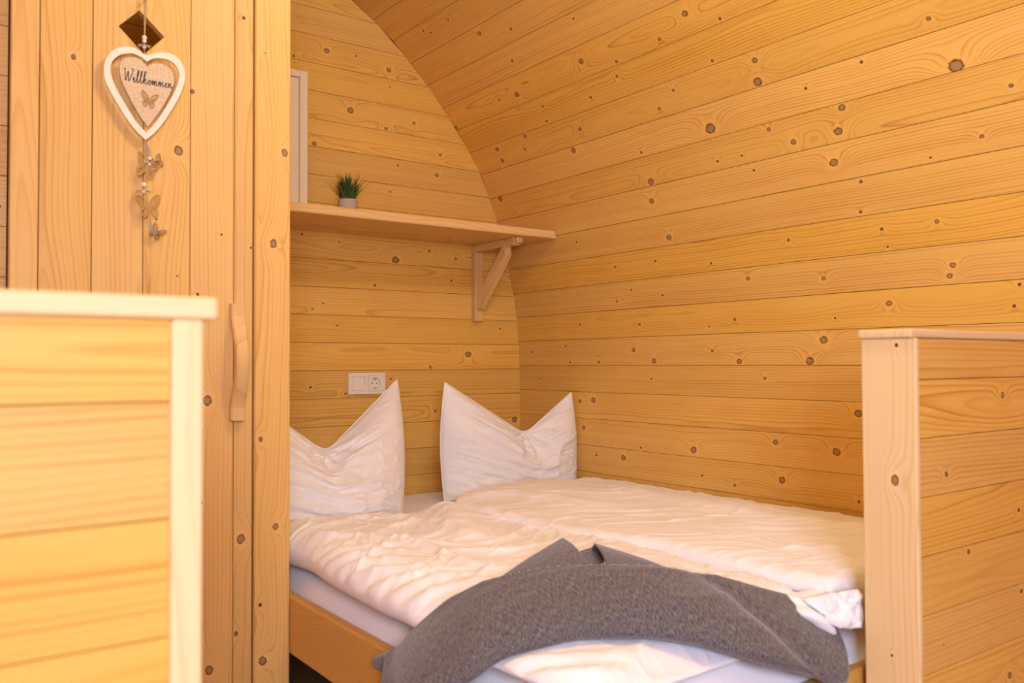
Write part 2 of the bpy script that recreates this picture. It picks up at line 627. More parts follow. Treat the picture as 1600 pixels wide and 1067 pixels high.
# ------------------------------------------------------------------ the setting
XC = -1.37                       # centre line of the pod
PROF = [(0, 0), (0, 0.077), (0, 0.177), (0, 0.277), (0, 0.377), (0, 0.477), (0, 0.577), (0, 0.677), (0, 0.777), (0, 0.877), (0, 0.977), (-0.004, 1.077), (-0.014, 1.177), (-0.03, 1.275), (-0.054, 1.373), (-0.08, 1.472), (-0.111, 1.568), (-0.15, 1.658), (-0.19, 1.751), (-0.248, 1.834), (-0.307, 1.915), (-0.374, 1.994), (-0.443, 2.07), (-0.517, 2.142), (-0.594, 2.212), (-0.677, 2.273), (-0.762, 2.328), (-0.848, 2.378), (-0.937, 2.425), (-1.027, 2.467), (-1.12, 2.506), (-1.214, 2.54), (-1.309, 2.569), (-1.37, 2.588)]
YF = -6.3                        # front wall


def prof_x(z):
    for (xa, za), (xb, zb) in zip(PROF[:-1], PROF[1:]):
        if za <= z <= zb:
            return xa + (xb - xa) * (z - za) / (zb - za)
    return XC


RK = {20: [(1.2432, 0.0631, 0.0107), (1.3395, 0.012, 0.0052), (0.7956, 0.0553, 0.0103), (0.9298, 0.012, 0.006), (1.1209, 0.0249, 0.0066), (0.4347, 0.0374, 0.0114), (0.3322, 0.0457, 0.007), (0.0082, 0.0127, 0.0076)], 22: [(0.4431, 0.0778, 0.0088), (0.5904, 0.0415, 0.0064)], 23: [(0.3476, 0.0661, 0.0045), (0.1924, 0.0789, 0.0046), (0.2222, 0.0594, 0.0046)], 21: [(0.8603, 0.0824, 0.004)], 19: [(1.2608, 0.012, 0.0055), (0.9048, 0.0694, 0.0061), (0.7584, 0.0365, 0.0053), (0.5255, 0.0663, 0.0045), (0.5076, 0.012, 0.0057)], 18: [(1.3899, 0.0752, 0.0088), (1.3734, 0.0154, 0.0142), (1.8617, 0.0335, 0.0059), (1.9563, 0.04, 0.0057), (1.7214, 0.0137, 0.0039), (1.088, 0.0703, 0.0058), (1.0072, 0.0301, 0.006), (0.6432, 0.0487, 0.0088), (0.362, 0.0893, 0.0095), (0.1756, 0.0782, 0.0099), (0.1703, 0.0294, 0.01), (0.326, 0.0442, 0.006)], 17: [(1.6763, 0.0843, 0.0048), (1.896, 0.0124, 0.0178), (1.5092, 0.0618, 0.0043), (0.5692, 0.0867, 0.0113), (1.1712, 0.0286, 0.0172), (0.8768, 0.0163, 0.0052)], 16: [(1.3657, 0.0806, 0.0072), (1.4325, 0.029, 0.0089), (1.5705, 0.0288, 0.0118), (1.5963, 0.0861, 0.01), (1.2542, 0.0269, 0.0038), (1.1634, 0.0274, 0.0048), (0.8798, 0.0138, 0.0126), (0.0706, 0.0861, 0.0129), (2.0019, 0.0358, 0.0057)], 15: [(1.5387, 0.0515, 0.012), (0.8622, 0.0528, 0.0106), (1.2833, 0.078, 0.0037), (1.9212, 0.0397, 0.006), (1.7957, 0.0147, 0.0031)], 14: [(1.6049, 0.0904, 0.0051), (0.9047, 0.0266, 0.0105), (1.5912, 0.012, 0.0051), (0.451, 0.065, 0.0048)], 13: [(1.3564, 0.065, 0.0055), (1.7881, 0.0602, 0.0063), (1.6426, 0.0598, 0.005), (0.6277, 0.0548, 0.0057), (0.8259, 0.0559, 0.0054), (1.0613, 0.0264, 0.004), (1.6516, 0.012, 0.0033)], 12: [(1.1956, 0.0654, 0.0078), (1.4531, 0.0442, 0.0072), (1.8144, 0.0479, 0.0079), (1.804, 0.0218, 0.0079), (0.6889, 0.0663, 0.0045), (0.6106, 0.0302, 0.0046), (0.8349, 0.0384, 0.0043)], 11: [(1.6394, 0.0634, 0.0084), (1.1296, 0.0432, 0.006), (0.7122, 0.0434, 0.0067), (0.3956, 0.0557, 0.0049), (1.0252, 0.0251, 0.0041), (1.4784, 0.0316, 0.0036), (1.9636, 0.0885, 0.0045), (1.9492, 0.0392, 0.0045)], 10: [(0.6763, 0.0541, 0.0091), (0.7743, 0.0151, 0.011), (1.0334, 0.0468, 0.0062), (1.1386, 0.012, 0.0099), (1.4383, 0.0719, 0.0127), (1.39, 0.012, 0.0129), (0.0909, 0.0548, 0.0078), (0.3037, 0.0745, 0.005), (0.3269, 0.012, 0.0049), (0.4921, 0.012, 0.0071)], 9: [(1.2337, 0.0609, 0.0058), (0.7608, 0.0532, 0.0044)], 8: [(0.4585, 0.0705, 0.012), (1.54, 0.0685, 0.0122)], 7: [(0.403, 0.0646, 0.0097), (0.9495, 0.0229, 0.0126), (1.2701, 0.0709, 0.0095), (1.472, 0.0586, 0.0125), (0.7052, 0.012, 0.0045)], 6: [(0.6178, 0.0694, 0.0115), (1.2911, 0.0611, 0.0113), (1.1158, 0.0266, 0.006), (0.9839, 0.0429, 0.0041), (1.5381, 0.0284, 0.0052), (0.4742, 0.0666, 0.0048)]}
BK = {10: [(-0.8636, 0.0544, 0.0104), (-0.7471, 0.0602, 0.0047), (-0.6118, 0.0343, 0.0097), (-0.9883, 0.01, 0.0056)], 8: [(-0.7702, 0.054, 0.0129), (-0.504, 0.0495, 0.0074), (-0.6245, 0.01, 0.0072)], 11: [(-0.5445, 0.01, 0.0061)], 7: [(-0.3849, 0.0437, 0.0075), (-0.9112, 0.01, 0.0091)], 5: [(-0.6057, 0.0717, 0.0036)], 3: [(-0.5842, 0.0164, 0.0145), (-0.4353, 0.0601, 0.0062), (-0.3147, 0.0384, 0.0063), (-0.9563, 0.0818, 0.0045), (-0.8134, 0.066, 0.0035)], 2: [(-0.6703, 0.0151, 0.006), (-0.3344, 0.0508, 0.0063)], 1: [(-0.8763, 0.0406, 0.0034), (-0.9176, 0.0186, 0.0034)], 0: [(-0.8219, 0.0639, 0.0035), (-0.0991, 0.0657, 0.0053)], -1: [(-0.2562, 0.0589, 0.0141), (-0.4306, 0.01, 0.0074)], -2: [(-0.6037, 0.0667, 0.0048), (-0.9243, 0.042, 0.0057), (-0.7891, 0.0161, 0.0058)], -3: [(-0.4108, 0.0397, 0.0075)], -4: [(-0.0276, 0.09, 0.0133)]}
WK = {1: [(1.591, 0.0346, 0.0056)], 4: [(1.5645, 0.0906, 0.0054), (1.2662, 0.0274, 0.0028), (1.1351, 0.0767, 0.0034), (0.9108, 0.0553, 0.0109), (0.6957, 0.0667, 0.0034), (0.3419, 0.0492, 0.0101)], 3: [(1.4347, 0.0239, 0.0101), (1.172, 0.0258, 0.002), (1.2866, 0.0671, 0.002)], 5: [(1.7474, 0.0219, 0.0042), (1.2428, 0.0046, 0.0028), (0.6096, 0.025, 0.0104), (0.4082, 0.034, 0.0055)], 6: [(1.4619, 0.014, 0.0087), (1.6794, 0.059, 0.0021), (1.2556, 0.0399, 0.0093), (0.8226, 0.0673, 0.0056), (0.6276, 0.0334, 0.0071), (0.3389, 0.0616, 0.0098), (0.4609, 0.0677, 0.0042)]}
PK = {0: [(-0.5025, 0.0634, 0.007)], 1: [(-0.7089, 0.032, 0.0054)], 2: [(-0.4471, 0.0405, 0.0047)], 3: [(-0.6384, 0.085, 0.0055)], 4: [(-0.443, 0.0827, 0.0053), (-0.7287, 0.0393, 0.0021)], 5: [(-0.4949, 0.0345, 0.007)]}


def shell(name, side):
    """outer shell behind the cladding of one curved side; side=+1 right, -1 left (mirrored)"""
    vs, fs = [], []
    n = len(PROF)
    for layer in (0.016, 0.05):
        for y in (0.05, YF - 0.05):
            for i, (x, z) in enumerate(PROF):
                a = PROF[max(i - 1, 0)]; b = PROF[min(i + 1, n - 1)]
                t = Vector((b[0] - a[0], b[1] - a[1])).normalized()
                px = x + t.y * layer; pz = z - t.x * layer
                if side < 0: px = 2 * XC - px
                vs.append((px, y, pz))
    for i in range(n - 1):
        for L in (0, 1):
            o = L * 2 * n
            fs.append((o + i, o + i + 1, o + n + i + 1, o + n + i))
    for i in range(n - 1):
        for k in (0, n):
            fs.append((k + i, k + i + 1, 2 * n + k + i + 1, 2 * n + k + i))
    fs.append((0, n, 3 * n, 2 * n)); fs.append((n - 1, 2 * n - 1, 4 * n - 1, 3 * n - 1))
    return put(name, fix(mesh(name, vs, fs)), 'gap')


wr = shell('wall_right', 1); wr['kind'] = 'structure'
tag(wr, label='curved right side wall of long knotty pine boards behind the bed')
for i in range(len(PROF) - 1):
    A, B = PROF[i], PROF[i + 1]
    V = Vector((B[0] - A[0], 0, B[1] - A[1]))
    plank('plank', wr, 'pine', (A[0], 0, A[1]), (0, -1, 0), V, 0.0, -YF, V.length, knots=RK.get(i, ()), rnd=(2 if i in (9, 8, 14, 21, 22, 23, 24, 25) else 0) + (4 if i < 6 or i > 25 else 0))

wl = shell('wall_left', -1); wl['kind'] = 'structure'
# left side: the same boards, out of sight of the photograph, joined into one relief
bm = bmesh.new()
for i in range(len(PROF) - 1):
    A = Vector((2 * XC - PROF[i][0], PROF[i][1])); B = Vector((2 * XC - PROF[i + 1][0], PROF[i + 1][1]))
    d = (B - A).normalized(); nrm = Vector((d.y, -d.x)) if d.y > 0 else Vector((d.y, -d.x))
    q = [A + d * 0.001, B - d * 0.001]
    out = [p - nrm * 0.012 for p in q]
    r = [[bm.verts.new((p.x, y, p.y)) for p in (q[0], q[1], out[1], out[0])] for y in (-0.02, YF + 0.02)]
    for k in range(4):
        bm.faces.new((r[0][k], r[0][(k + 1) % 4], r[1][(k + 1) % 4], r[1][k]))
    bm.faces.new(r[0]); bm.faces.new(r[1][::-1])
lb = put('board_relief', bm_me('board_relief', bm), pine('pine_cladding_left', WALLC, WALLL, knots=False), wl)
lb['kind'] = 'stuff'

# back (gable) wall
wb_pts = [(x + 0.0, z) for x, z in PROF] + [(2 * XC - x, z) for x, z in PROF[::-1][1:]]
me = extrude_poly('wall_back', wb_pts, [], 0.016, 0.05)
wb = put('wall_back', me, 'gap', None, Matrix(((1, 0, 0, 0), (0, 0, 1, 0), (0, 1, 0, 0), (0, 0, 0, 1))))
fix(wb.data)
wb['kind'] = 'structure'
tag(wb, label='gable end wall of horizontal knotty pine boards at the head of the bed')
Z0 = 1.0628
for k in range(-11, 16):
    za, zb_ = max(Z0 + 0.1 * k, 0.0), min(Z0 + 0.1 * (k + 1), 2.588)
    if zb_ - za < 0.02: continue
    xa, xb = prof_x(za), prof_x(zb_)
    plank('plank', wb, 'pine', (0, 0, za), (1, 0, 0), (0, 0, 1), (2 * XC - xa, 2 * XC - xb), (xa, xb), zb_ - za, knots=BK.get(k, ()), rnd=0 if k in BK else 2)

# floor
fl = put('floor', box_me('floor', -2.8, 0.06, YF - 0.05, 0.06, -0.06, -0.022, 0), 'gap')
fl['kind'] = 'structure'
for i in range(21):
    x0 = -2.74 + i * 0.1305
    plank('plank', fl, 'dark_floor', (x0, YF, 0.0), (0, 1, 0), (-1, 0, 0), 0.0, -YF, 0.1305, thick=0.02).matrix_local = \
        frame_m((x0 + 0.1305, YF, 0.0), (0, 1, 0), (-1, 0, 0))

# glazed front wall behind the camera
OX0, OX1, OZ0, OZ1 = -2.47, -0.27, 0.10, 1.90
me = extrude_poly('wall_front', wb_pts, [[(OX0, OZ0), (OX1, OZ0), (OX1, OZ1), (OX0, OZ1)]], YF - 0.05, YF)
wf = put('wall_front', me, pine('pine_front_wall', WALLC, WALLL, knots=False), None, Matrix(((1, 0, 0, 0), (0, 0, 1, 0), (0, 1, 0, 0), (0, 0, 0, 1))))
wf['kind'] = 'structure'
fix(wf.data)
bm = bmesh.new()
for (a, b_, c, d) in ((OX0, OX0 + 0.07, OZ0, OZ1), (OX1 - 0.07, OX1, OZ0, OZ1), (OX0 + 0.07, OX1 - 0.07, OZ0, OZ0 + 0.08), (OX0 + 0.07, OX1 - 0.07, OZ1 - 0.07, OZ1), (-1.41, -1.33, OZ0 + 0.08, OZ1 - 0.07)):
    r = bmesh.ops.create_cube(bm, size=1.0)
    for v in r['verts']:
        v.co = Vector((a if v.co.x < 0 else b_, YF - 0.045 if v.co.y < 0 else YF - 0.005, c if v.co.z < 0 else d))
dr = put('window_1', bm_me('window_1', bm), 'pine_pale')
dr['kind'] = 'structure'

# window in the left side wall, behind the camera
bm = bmesh.new()
for (a, b_, c, d) in ((-4.25, -2.85, 0.92, 0.97), (-4.25, -2.85, 1.77, 1.82), (-4.25, -4.20, 0.97, 1.77), (-2.90, -2.85, 0.97, 1.77)):
    r = bmesh.ops.create_cube(bm, size=1.0)
    for v in r['verts']:
        v.co = Vector((-2.72 if v.co.x < 0 else -2.67, a if v.co.y < 0 else b_, c if v.co.z < 0 else d))
w2 = put('window_2', bm_me('window_2', bm), 'pine_pale')
w2['kind'] = 'structure'

# added block out of view on the right, put there to shade the partition
cb = put('added_shade_block', box_me('added_shade_block', -0.86, -0.10, -3.35, -2.72, 0.0, 1.46, 0.003), pine('pine_shade_block', WALLC, WALLL, knots=False))
cb['kind'] = 'structure'

# short wall of horizontal boards left of the wardrobe
wn_ = put('wall_middle', box_me('wall_middle', -2.73, -1.9625, -0.975, -0.95, 0.0, 2.1, 0), 'gap')
wn_['kind'] = 'structure'
tag(wn_, label='narrow strip of horizontal pine boards left of the wardrobe')
for k in range(-12, 9):
    za = 1.1551 + 0.0963 * k
    za2 = max(za, 0.0); zt = za + 0.0963
    xl = max(2 * XC - prof_x(min(zt, 2.58)), -2.738)
    if zt < 0.03: continue
    plank('plank', wn_, 'pine_door', (0, -0.99, za2), (1, 0, 0), (0, 0, 1), xl, -1.9615, zt - za2, rnd=3)

# ------------------------------------------------------------------ wardrobe
WY = -1.02
wd = empty('wardrobe', (-1.685, WY, 0.0), label='tall wardrobe with vertical pine door boards and a diamond cut-out', cat='wardrobe')
WTOP = 2.16
bx = [-1.96, -1.9115, -1.8185, -1.7230, -1.6295, -1.536, -1.4945, -1.409]
# carcass
bm = bmesh.new()
for (a, b_, c, d) in ((-1.958, -1.940, -0.99, -0.03), (-1.4315, -1.4115, -0.99, -0.03)):
    r = bmesh.ops.create_cube(bm, size=1.0)
    for v in r['verts']:
        v.co = Vector((a if v.co.x < 0 else b_, c if v.co.y < 0 else d, 0.0 if v.co.z < 0 else WTOP))
put('carcass', bm_me('carcass', bm), 'pine_shelf', wd)
dia = [(-1.732, 1.713), (-1.772, 1.671), (-1.683, 1.668), (-1.722, 1.624)]   # top, left, right, bottom
door = put('door', box_me('door', -1.9575, -1.4965, WY + 0.0195, WY + 0.030, 0.02, 1.60, 0), 'gap', wd)
# (backing stops short of the diamond; a second piece continues above it)
bm = bmesh.new(); bm.from_mesh(door.data)
r = bmesh.ops.create_cube(bm, size=1.0)
for v in r['verts']:
    v.co = Vector((-1.9575 if v.co.x < 0 else -1.4965, WY + 0.0195 if v.co.y < 0 else WY + 0.030, 1.74 if v.co.z < 0 else WTOP))
bm.to_mesh(door.data); bm.free()
for i in range(6):
    xa, xb = bx[i], bx[i + 1]
    wdt = xb - xa
    if i in (2, 3):
        g = 0.0009
        if i == 2:      # v measured from xb towards xa (leftwards)
            out = [(0.02, g), (1.6235, g), (1.671, xb - dia[1][0]), (1.7095, g + 0.006), (1.7055, g), (WTOP, g), (WTOP, wdt - g), (0.02, wdt - g)]
            out = [(0.02, g), (1.6245, g), (1.671, xb + 1.772), (1.7065, g + 0.0105), (1.7078, g + 0.009), (1.7115, g + 0.0085)]
            out = [(0.02, g), (1.625, g), (1.671, 0.049), (1.713, 0.009), (1.7045, g), (WTOP, g), (WTOP, wdt - g), (0.02, wdt - g)]
        else:
            out = [(0.02, g), (WTOP, g), (WTOP, wdt - g), (1.7045, wdt - g), (1.668, xb + 1.683), (1.6245, wdt - g), (0.02, wdt - g)]
        me = extrude_poly('board', out, [], -0.019, 0.0)
        o = put('board', me, 'pine_door', door, frame_m((xb, WY, 0), (0, 0, 1), (-1, 0, 0)))
        set_knots(o, WK.get(i, []))
        if i == 3: o['streak'] = [float(wdt - 0.010), 0.007, 0.75]
    else:
        plank('board', door, 'pine_door', (xb, WY, 0), (0, 0, 1), (-1, 0, 0), 0.02, WTOP, wdt, thick=0.019, gap=0.0008, ch=0.0012, knots=WK.get(i, ()))
fb = plank('face_board', wd, 'pine_door', (-1.409, WY - 0.002, 0), (0, 0, 1), (-1, 0, 0), 0.0, WTOP, 0.0815, thick=0.030, gap=0.0, ch=0.003, knots=WK.get(6, ()))
# bow handle
pts = []
N = 28
vs = []
for i in range(N + 1):
    t = i / N
    z = 0.866 + 0.252 * t
    s = math.sin(math.pi * min(max((t - 0.10) / 0.80, 0), 1)) ** 1.3
    yo = WY - 0.0165 - 0.030 * s                   # outer face
    yi = WY - 0.0005 - 0.030 * min(1, max(0, (s - 0.12) * 1.25))
    hw = 0.0155 - 0.002 * s
    for (x, y) in ((-hw, yi), (-hw, yo + 0.003), (-hw + 0.004, yo), (hw - 0.004, yo), (hw, yo + 0.003), (hw, yi)):
        vs.append((-1.5335 + x + 0.003, y, z))
fs = []
for i in range(N):
    for k in range(6):
        a = i * 6 + k; b_ = i * 6 + (k + 1) % 6
        fs.append((a, b_, b_ + 6, a + 6))
fs.append(tuple(range(5, -1, -1))); fs.append(tuple(N * 6 + k for k in range(6)))
hm = fix(mesh('handle', [(v[2], -v[0] - 1.53, -v[1]) for v in vs], fs))
h = put('handle', hm, 'pine_shelf', wd, frame_m((-1.53 , 0, 0), (0, 0, 1), (-1, 0, 0)))
h['label'] = 'bowed wooden door handle'
# inside back boards seen through the diamond are those of the gable wall

# ------------------------------------------------------------------ half-height partitions
def partition(name, x0, x1, endx, label, labelcap, knots, facing):
    yb, yf = -2.05, -2.14
    root = empty(name, ((x0 + x1) / 2, -2.095, 0.0), label=label, cat='partition')
    put('core', box_me('core', x0, x1, yb - 0.014, yf + 0.015, 0.0, 1.02, 0), 'gap', root)
    zs = [1.0250] + [0.957 - 0.0957 * i for i in range(10)]
    for k in range(10):
        zt, zl = zs[k], zs[k + 1]
        plank('plank', root, 'pine', (0, yf, zl), (1, 0, 0), (0, 0, 1), x0, x1, zt - zl, knots=knots.get(k - 1, ()), rnd=0)
        plank('plank', root, 'pine', (0, yb, zl), (-1, 0, 0), (0, 0, 1), -x1, -x0, zt - zl, rnd=2)
    # bottom board
    plank('plank', root, 'pine', (0, yf, 0.0), (1, 0, 0), (0, 0, 1), x0, x1, zs[10], rnd=1)
    return root


pr = partition('partition', -0.794, -0.019, -0.805, 'half-height pine board partition at the foot of the bed', '', PK, 1)
e = bar('end_board', pr, 'pine_pale', -0.806, -0.7945, -2.1425, -2.046, 0.0, 1.0255, 'z', 0.003,
        knots=[(0.792 - 0.513, -0.010, 0.0085), (1.014 - 0.513, -0.016, 0.0034), (0.504 - 0.513, 0.0, 0.0026)])
e['label'] = 'pale planed end board'
c = bar('cap', pr, 'pine_pale', -0.813, -0.019, -2.1395, -2.044, 1.0255, 1.0405, 'x', 0.004)
c['label'] = 'rounded cap board'

pl = partition('partition', -2.738, -1.961, -1.96, 'blurred half-height pine partition nearest the camera, left of the aisle', '', {}, -1)
e = bar('end_board', pl, 'pine_pale', -1.9605, -1.935, -2.144, -2.046, 0.0, 1.0245, 'z', 0.003)
e['label'] = 'pale planed end board'
c = bar('cap', pl, 'pine_pale', -2.738, -1.924, -2.148, -2.040, 1.0245, 1.0435, 'x', 0.004)
c['label'] = 'rounded cap board'

# ------------------------------------------------------------------ shelf
SZ0, SZ1 = 1.460, 1.488
def shelf_mesh():
    bm = bmesh.new()
    rings = []
    for z in (SZ0, SZ1):
        xr = prof_x(z) - 0.002
        rings.append([bm.verts.new(p) for p in ((-1.408, -0.002, z), (-1.408, -0.345, z), (xr, -0.345, z), (xr, -0.002, z))])
    bm.faces.new(rings[0][::-1]); bm.faces.new(rings[1])
    for k in range(4):
        bm.faces.new((rings[0][k], rings[0][(k + 1) % 4], rings[1][(k + 1) % 4], rings[1][k]))
    bmesh.ops.bevel(bm, geom=[e for e in bm.edges], offset=0.0025, segments=2, affect='EDGES')
    return bm_me('wall_shelf', bm)
sh = put('wall_shelf', shelf_mesh(), 'pine_shelf')
tag(sh, 'long light pine board shelf fixed across the gable wall above the bed', 'shelf')

br = empty('shelf_bracket', (-0.223, 0, SZ0 - 0.3), label='small wooden bracket with a diagonal brace under the right part of the shelf', cat='bracket')
bar('wall_leg', br, 'pine_shelf', -0.241, -0.205, -0.030, -0.0005, 1.155, 1.4315, 'z', 0.003)
bar('arm', br, 'pine_shelf', -0.241, -0.205, -0.285, -0.0005, 1.432, 1.4598, 'y', 0.003)
bar('arm_tip', br, 'pine_shelf', -0.236, -0.210, -0.305, -0.2855, 1.438, 1.4596, 'y', 0.003)
a, b_ = Vector((-0.223, -0.018, 1.20)), Vector((-0.223, -0.232, 1.428))
U = (b_ - a).normalized()
L = (b_ - a).length
me = extrude_poly('brace', [(0.0, -0.0), (0.028, -0.020), (L + 0.008, -0.020), (L - 0.024, 0.018), (0.0 + 0.02, 0.018)], [], -0.015, 0.015)
fr = frame_m(a, U, Vector((1, 0, 0)).cross(U))
put('brace', me, 'pine_shelf', br, fr)

# ------------------------------------------------------------------ things on the shelf
pf = empty('picture_frame', (-1.19, -0.12, SZ1), label='tall off-white multi-opening wooden frame standing on the shelf', cat='frame')
fx0, fx1, fz0, fz1, fy = -1.40, -0.992, SZ1 + 0.0005, 1.978, -0.115
def fbox(name, mat, x0, x1, y0, y1, z0, z1, parent=pf, bev=0.0015):
    return put(name, box_me(name, x0, x1, y0, y1, z0, z1, bev), mat, parent)
for (a, b_, c_, d_) in ((fx0, fx0 + 0.027, fz0, fz1), (fx1 - 0.027, fx1, fz0, fz1), (fx0 + 0.0272, fx1 - 0.0272, fz1 - 0.022, fz1), (fx0 + 0.0272, fx1 - 0.0272, fz0, fz0 + 0.022)):
    fbox('frame_strip', 'frame_white', a, b_, fy - 0.018, fy + 0.012, c_, d_)
# recessed mount with three rows of openings in two columns
opens = []
rows = [(1.540, 1.655), (1.700, 1.790), (1.835, 1.925)]
cols = [(-1.34, -1.225), (-1.185, -1.062)]
cols = [(-1.345, -1.235), (-1.185, -1.067)]
me = extrude_poly('mount', [(fx0 + 0.0275, fz0 + 0.0225), (fx1 - 0.0275, fz0 + 0.0225), (fx1 - 0.0275, fz1 - 0.0225), (fx0 + 0.0275, fz1 - 0.0225)],
                  [[(a, c_), (b_, c_), (b_, d_), (a, d_)] for a, b_ in cols for c_, d_ in rows], fy - 0.006, fy)
put('mount', me, 'frame_white', pf, Matrix(((1, 0, 0, 0), (0, 0, 1, 0), (0, 1, 0, 0), (0, 0, 0, 1))))
fix(bpy.data.objects['mount'].data)
fbox('backing', 'frame_panel', fx0 + 0.0276, fx1 - 0.0276, fy + 0.0005, fy + 0.006, fz0 + 0.0226, fz1 - 0.0226, bev=0)

PX, PY = -0.865, -0.175
pp = empty('potted_grass', (PX, PY, SZ1), label='small artificial green grass tuft in a pale round pot on the shelf', cat='plant')
bm = bmesh.new()
prof = [(0.0, 0.0), (0.025, 0.0), (0.028, 0.004), (0.031, 0.030), (0.033, 0.054), (0.0335, 0.060), (0.030, 0.060), (0.029, 0.052), (0.0, 0.050)]
n = 28
rings = [[bm.verts.new((r_ * math.cos(2 * math.pi * k / n), r_ * math.sin(2 * math.pi * k / n), z_)) for k in range(n)] if r_ > 0 else [bm.verts.new((0, 0, z_))] for r_, z_ in prof]
for A, B in zip(rings[:-1], rings[1:]):
    for k in range(n):
        if len(A) == 1: bm.faces.new((A[0], B[(k + 1) % n], B[k]))
        elif len(B) == 1: bm.faces.new((A[k], A[(k + 1) % n], B[0]))
        else: bm.faces.new((A[k], A[(k + 1) % n], B[(k + 1) % n], B[k]))
put('pot', bm_me('pot', bm), 'pot', pp, Matrix.Translation((PX, PY, SZ1 + 0.0003)), smooth=True)
for nm, mt, cnt in (('blades', 'leaf', 230), ('blades', 'leaf_light', 90)):
    bm = bmesh.new()
    for _ in range(cnt):
        a0 = random.random() * 2 * math.pi
        r_ = 0.022 * math.sqrt(random.random())
        base = Vector((r_ * math.cos(a0), r_ * math.sin(a0), 0.052))
        ln = random.uniform(0.05, 0.112)
        lean = (r_ / 0.022) * random.uniform(0.15, 0.95)
        az = a0 + random.uniform(-0.5, 0.5)
        dirh = Vector((math.cos(az), math.sin(az), 0))
        side = Vector((-dirh.y, dirh.x, 0))
        prev = None
        for s in range(5):
            t = s / 4
            p = base + dirh * (ln * lean * (0.35 * t + 0.55 * t * t)) + Vector((0, 0, ln * (t - 0.30 * lean * t * t)))
            hw = 0.0022 * (1 - t) ** 0.7 + 0.0001
            cur = [bm.verts.new(p - side * hw), bm.verts.new(p + dirh * hw * 0.4), bm.verts.new(p + side * hw)]
            if prev:
                bm.faces.new((prev[0], prev[1], cur[1], cur[0])); bm.faces.new((prev[1], prev[2], cur[2], cur[1]))
            prev = cur
    o = put(nm, bm_me(nm, bm), mt, pp, Matrix.Translation((PX, PY, SZ1 + 0.0003)))
    o['kind'] = 'stuff'

# ------------------------------------------------------------------ light switch and socket
sx0, sx1, sz0, sz1 = -0.782, -0.633, 0.876, 0.953
sk = empty('switch_and_socket', ((sx0 + sx1) / 2, 0, sz0), label='white double wall plate with rocker switch and round socket above left pillow', cat='socket')
xm = (sx0 + sx1) / 2
me = extrude_poly('plate', [(sx0, sz0), (sx1, sz0), (sx1, sz1), (sx0, sz1)],
                  [[(sx0 + 0.013, sz0 + 0.013), (xm - 0.010, sz0 + 0.013), (xm - 0.010, sz1 - 0.013), (sx0 + 0.013, sz1 - 0.013)],
                   [(xm + 0.004, sz0 + 0.010), (sx1 - 0.010, sz0 + 0.010), (sx1 - 0.010, sz1 - 0.010), (xm + 0.004, sz1 - 0.010)]], -0.010, -0.0004)
XZ = Matrix(((1, 0, 0, 0), (0, 0, 1, 0), (0, 1, 0, 0), (0, 0, 0, 1)))
put('plate', fix(me), 'plastic', sk, XZ); fix(bpy.data.objects['plate'].data)
# rocker: tilted slab
bm = bmesh.new()
x0, x1, z0, z1 = sx0 + 0.0137, xm - 0.0107, sz0 + 0.0137, sz1 - 0.0137
vsr = [bm.verts.new(p) for p in ((x0, -0.001, z0), (x1, -0.001, z0), (x1, -0.001, z1), (x0, -0.001, z1), (x0, -0.0125, z0), (x1, -0.0125, z0), (x1, -0.0085, z1), (x0, -0.0085, z1))]
for f in ((0, 1, 2, 3), (4, 7, 6, 5), (0, 4, 5, 1), (1, 5, 6, 2), (2, 6, 7, 3), (3, 7, 4, 0)):
    bm.faces.new([vsr[k] for k in f])
bmesh.ops.bevel(bm, geom=list(bm.edges), offset=0.001, segments=2, affect='EDGES')
put('rocker', bm_me('rocker', bm), 'plastic', sk)
# socket insert: square with a round well
cx_, cz_ = (xm + 0.004 + sx1 - 0.010) / 2, (sz0 + sz1) / 2
circ = [(cx_ + 0.0205 * math.cos(2 * math.pi * k / 40), cz_ + 0.0205 * math.sin(2 * math.pi * k / 40)) for k in range(40)]
me = extrude_poly('socket_face', [(xm + 0.0047, sz0 + 0.0107), (sx1 - 0.0107, sz0 + 0.0107), (sx1 - 0.0107, sz1 - 0.0107), (xm + 0.0047, sz1 - 0.0107)], [circ], -0.0112, -0.001)
sf = put('socket_face', me, 'plastic', sk, XZ); fix(me)
bm = bmesh.new()
rr_ = [(0.0205, -0.0112), (0.0195, -0.0016), (0.0, -0.0014)]
ringv = [[bm.verts.new((cx_ + a * math.cos(2 * math.pi * k / 40), y, cz_ + a * math.sin(2 * math.pi * k / 40))) for k in range(40)] for a, y in rr_[:2]]
for k in range(40):
    bm.faces.new((ringv[0][k], ringv[0][(k + 1) % 40], ringv[1][(k + 1) % 40], ringv[1][k]))
bm.faces.new(ringv[1])
put('well', bm_me('well', bm), 'plastic', sf)
bm = bmesh.new()
for dx in (-0.0095, 0.0095):
    ellipsoid_into(bm, Vector((cx_ + dx, -0.0018, cz_)), (0.0026, 0.0012, 0.0026))
put('pin_hole', bm_me('pin_hole', bm), 'dark', sf)
for s in (-1, 1):
    put('earth_contact', box_me('earth_contact', cx_ - 0.0045, cx_ + 0.0045, -0.009, -0.0018, cz_ + s * 0.0165 - 0.0022, cz_ + s * 0.0165 + 0.0022, 0.0006), 'steel', sf)

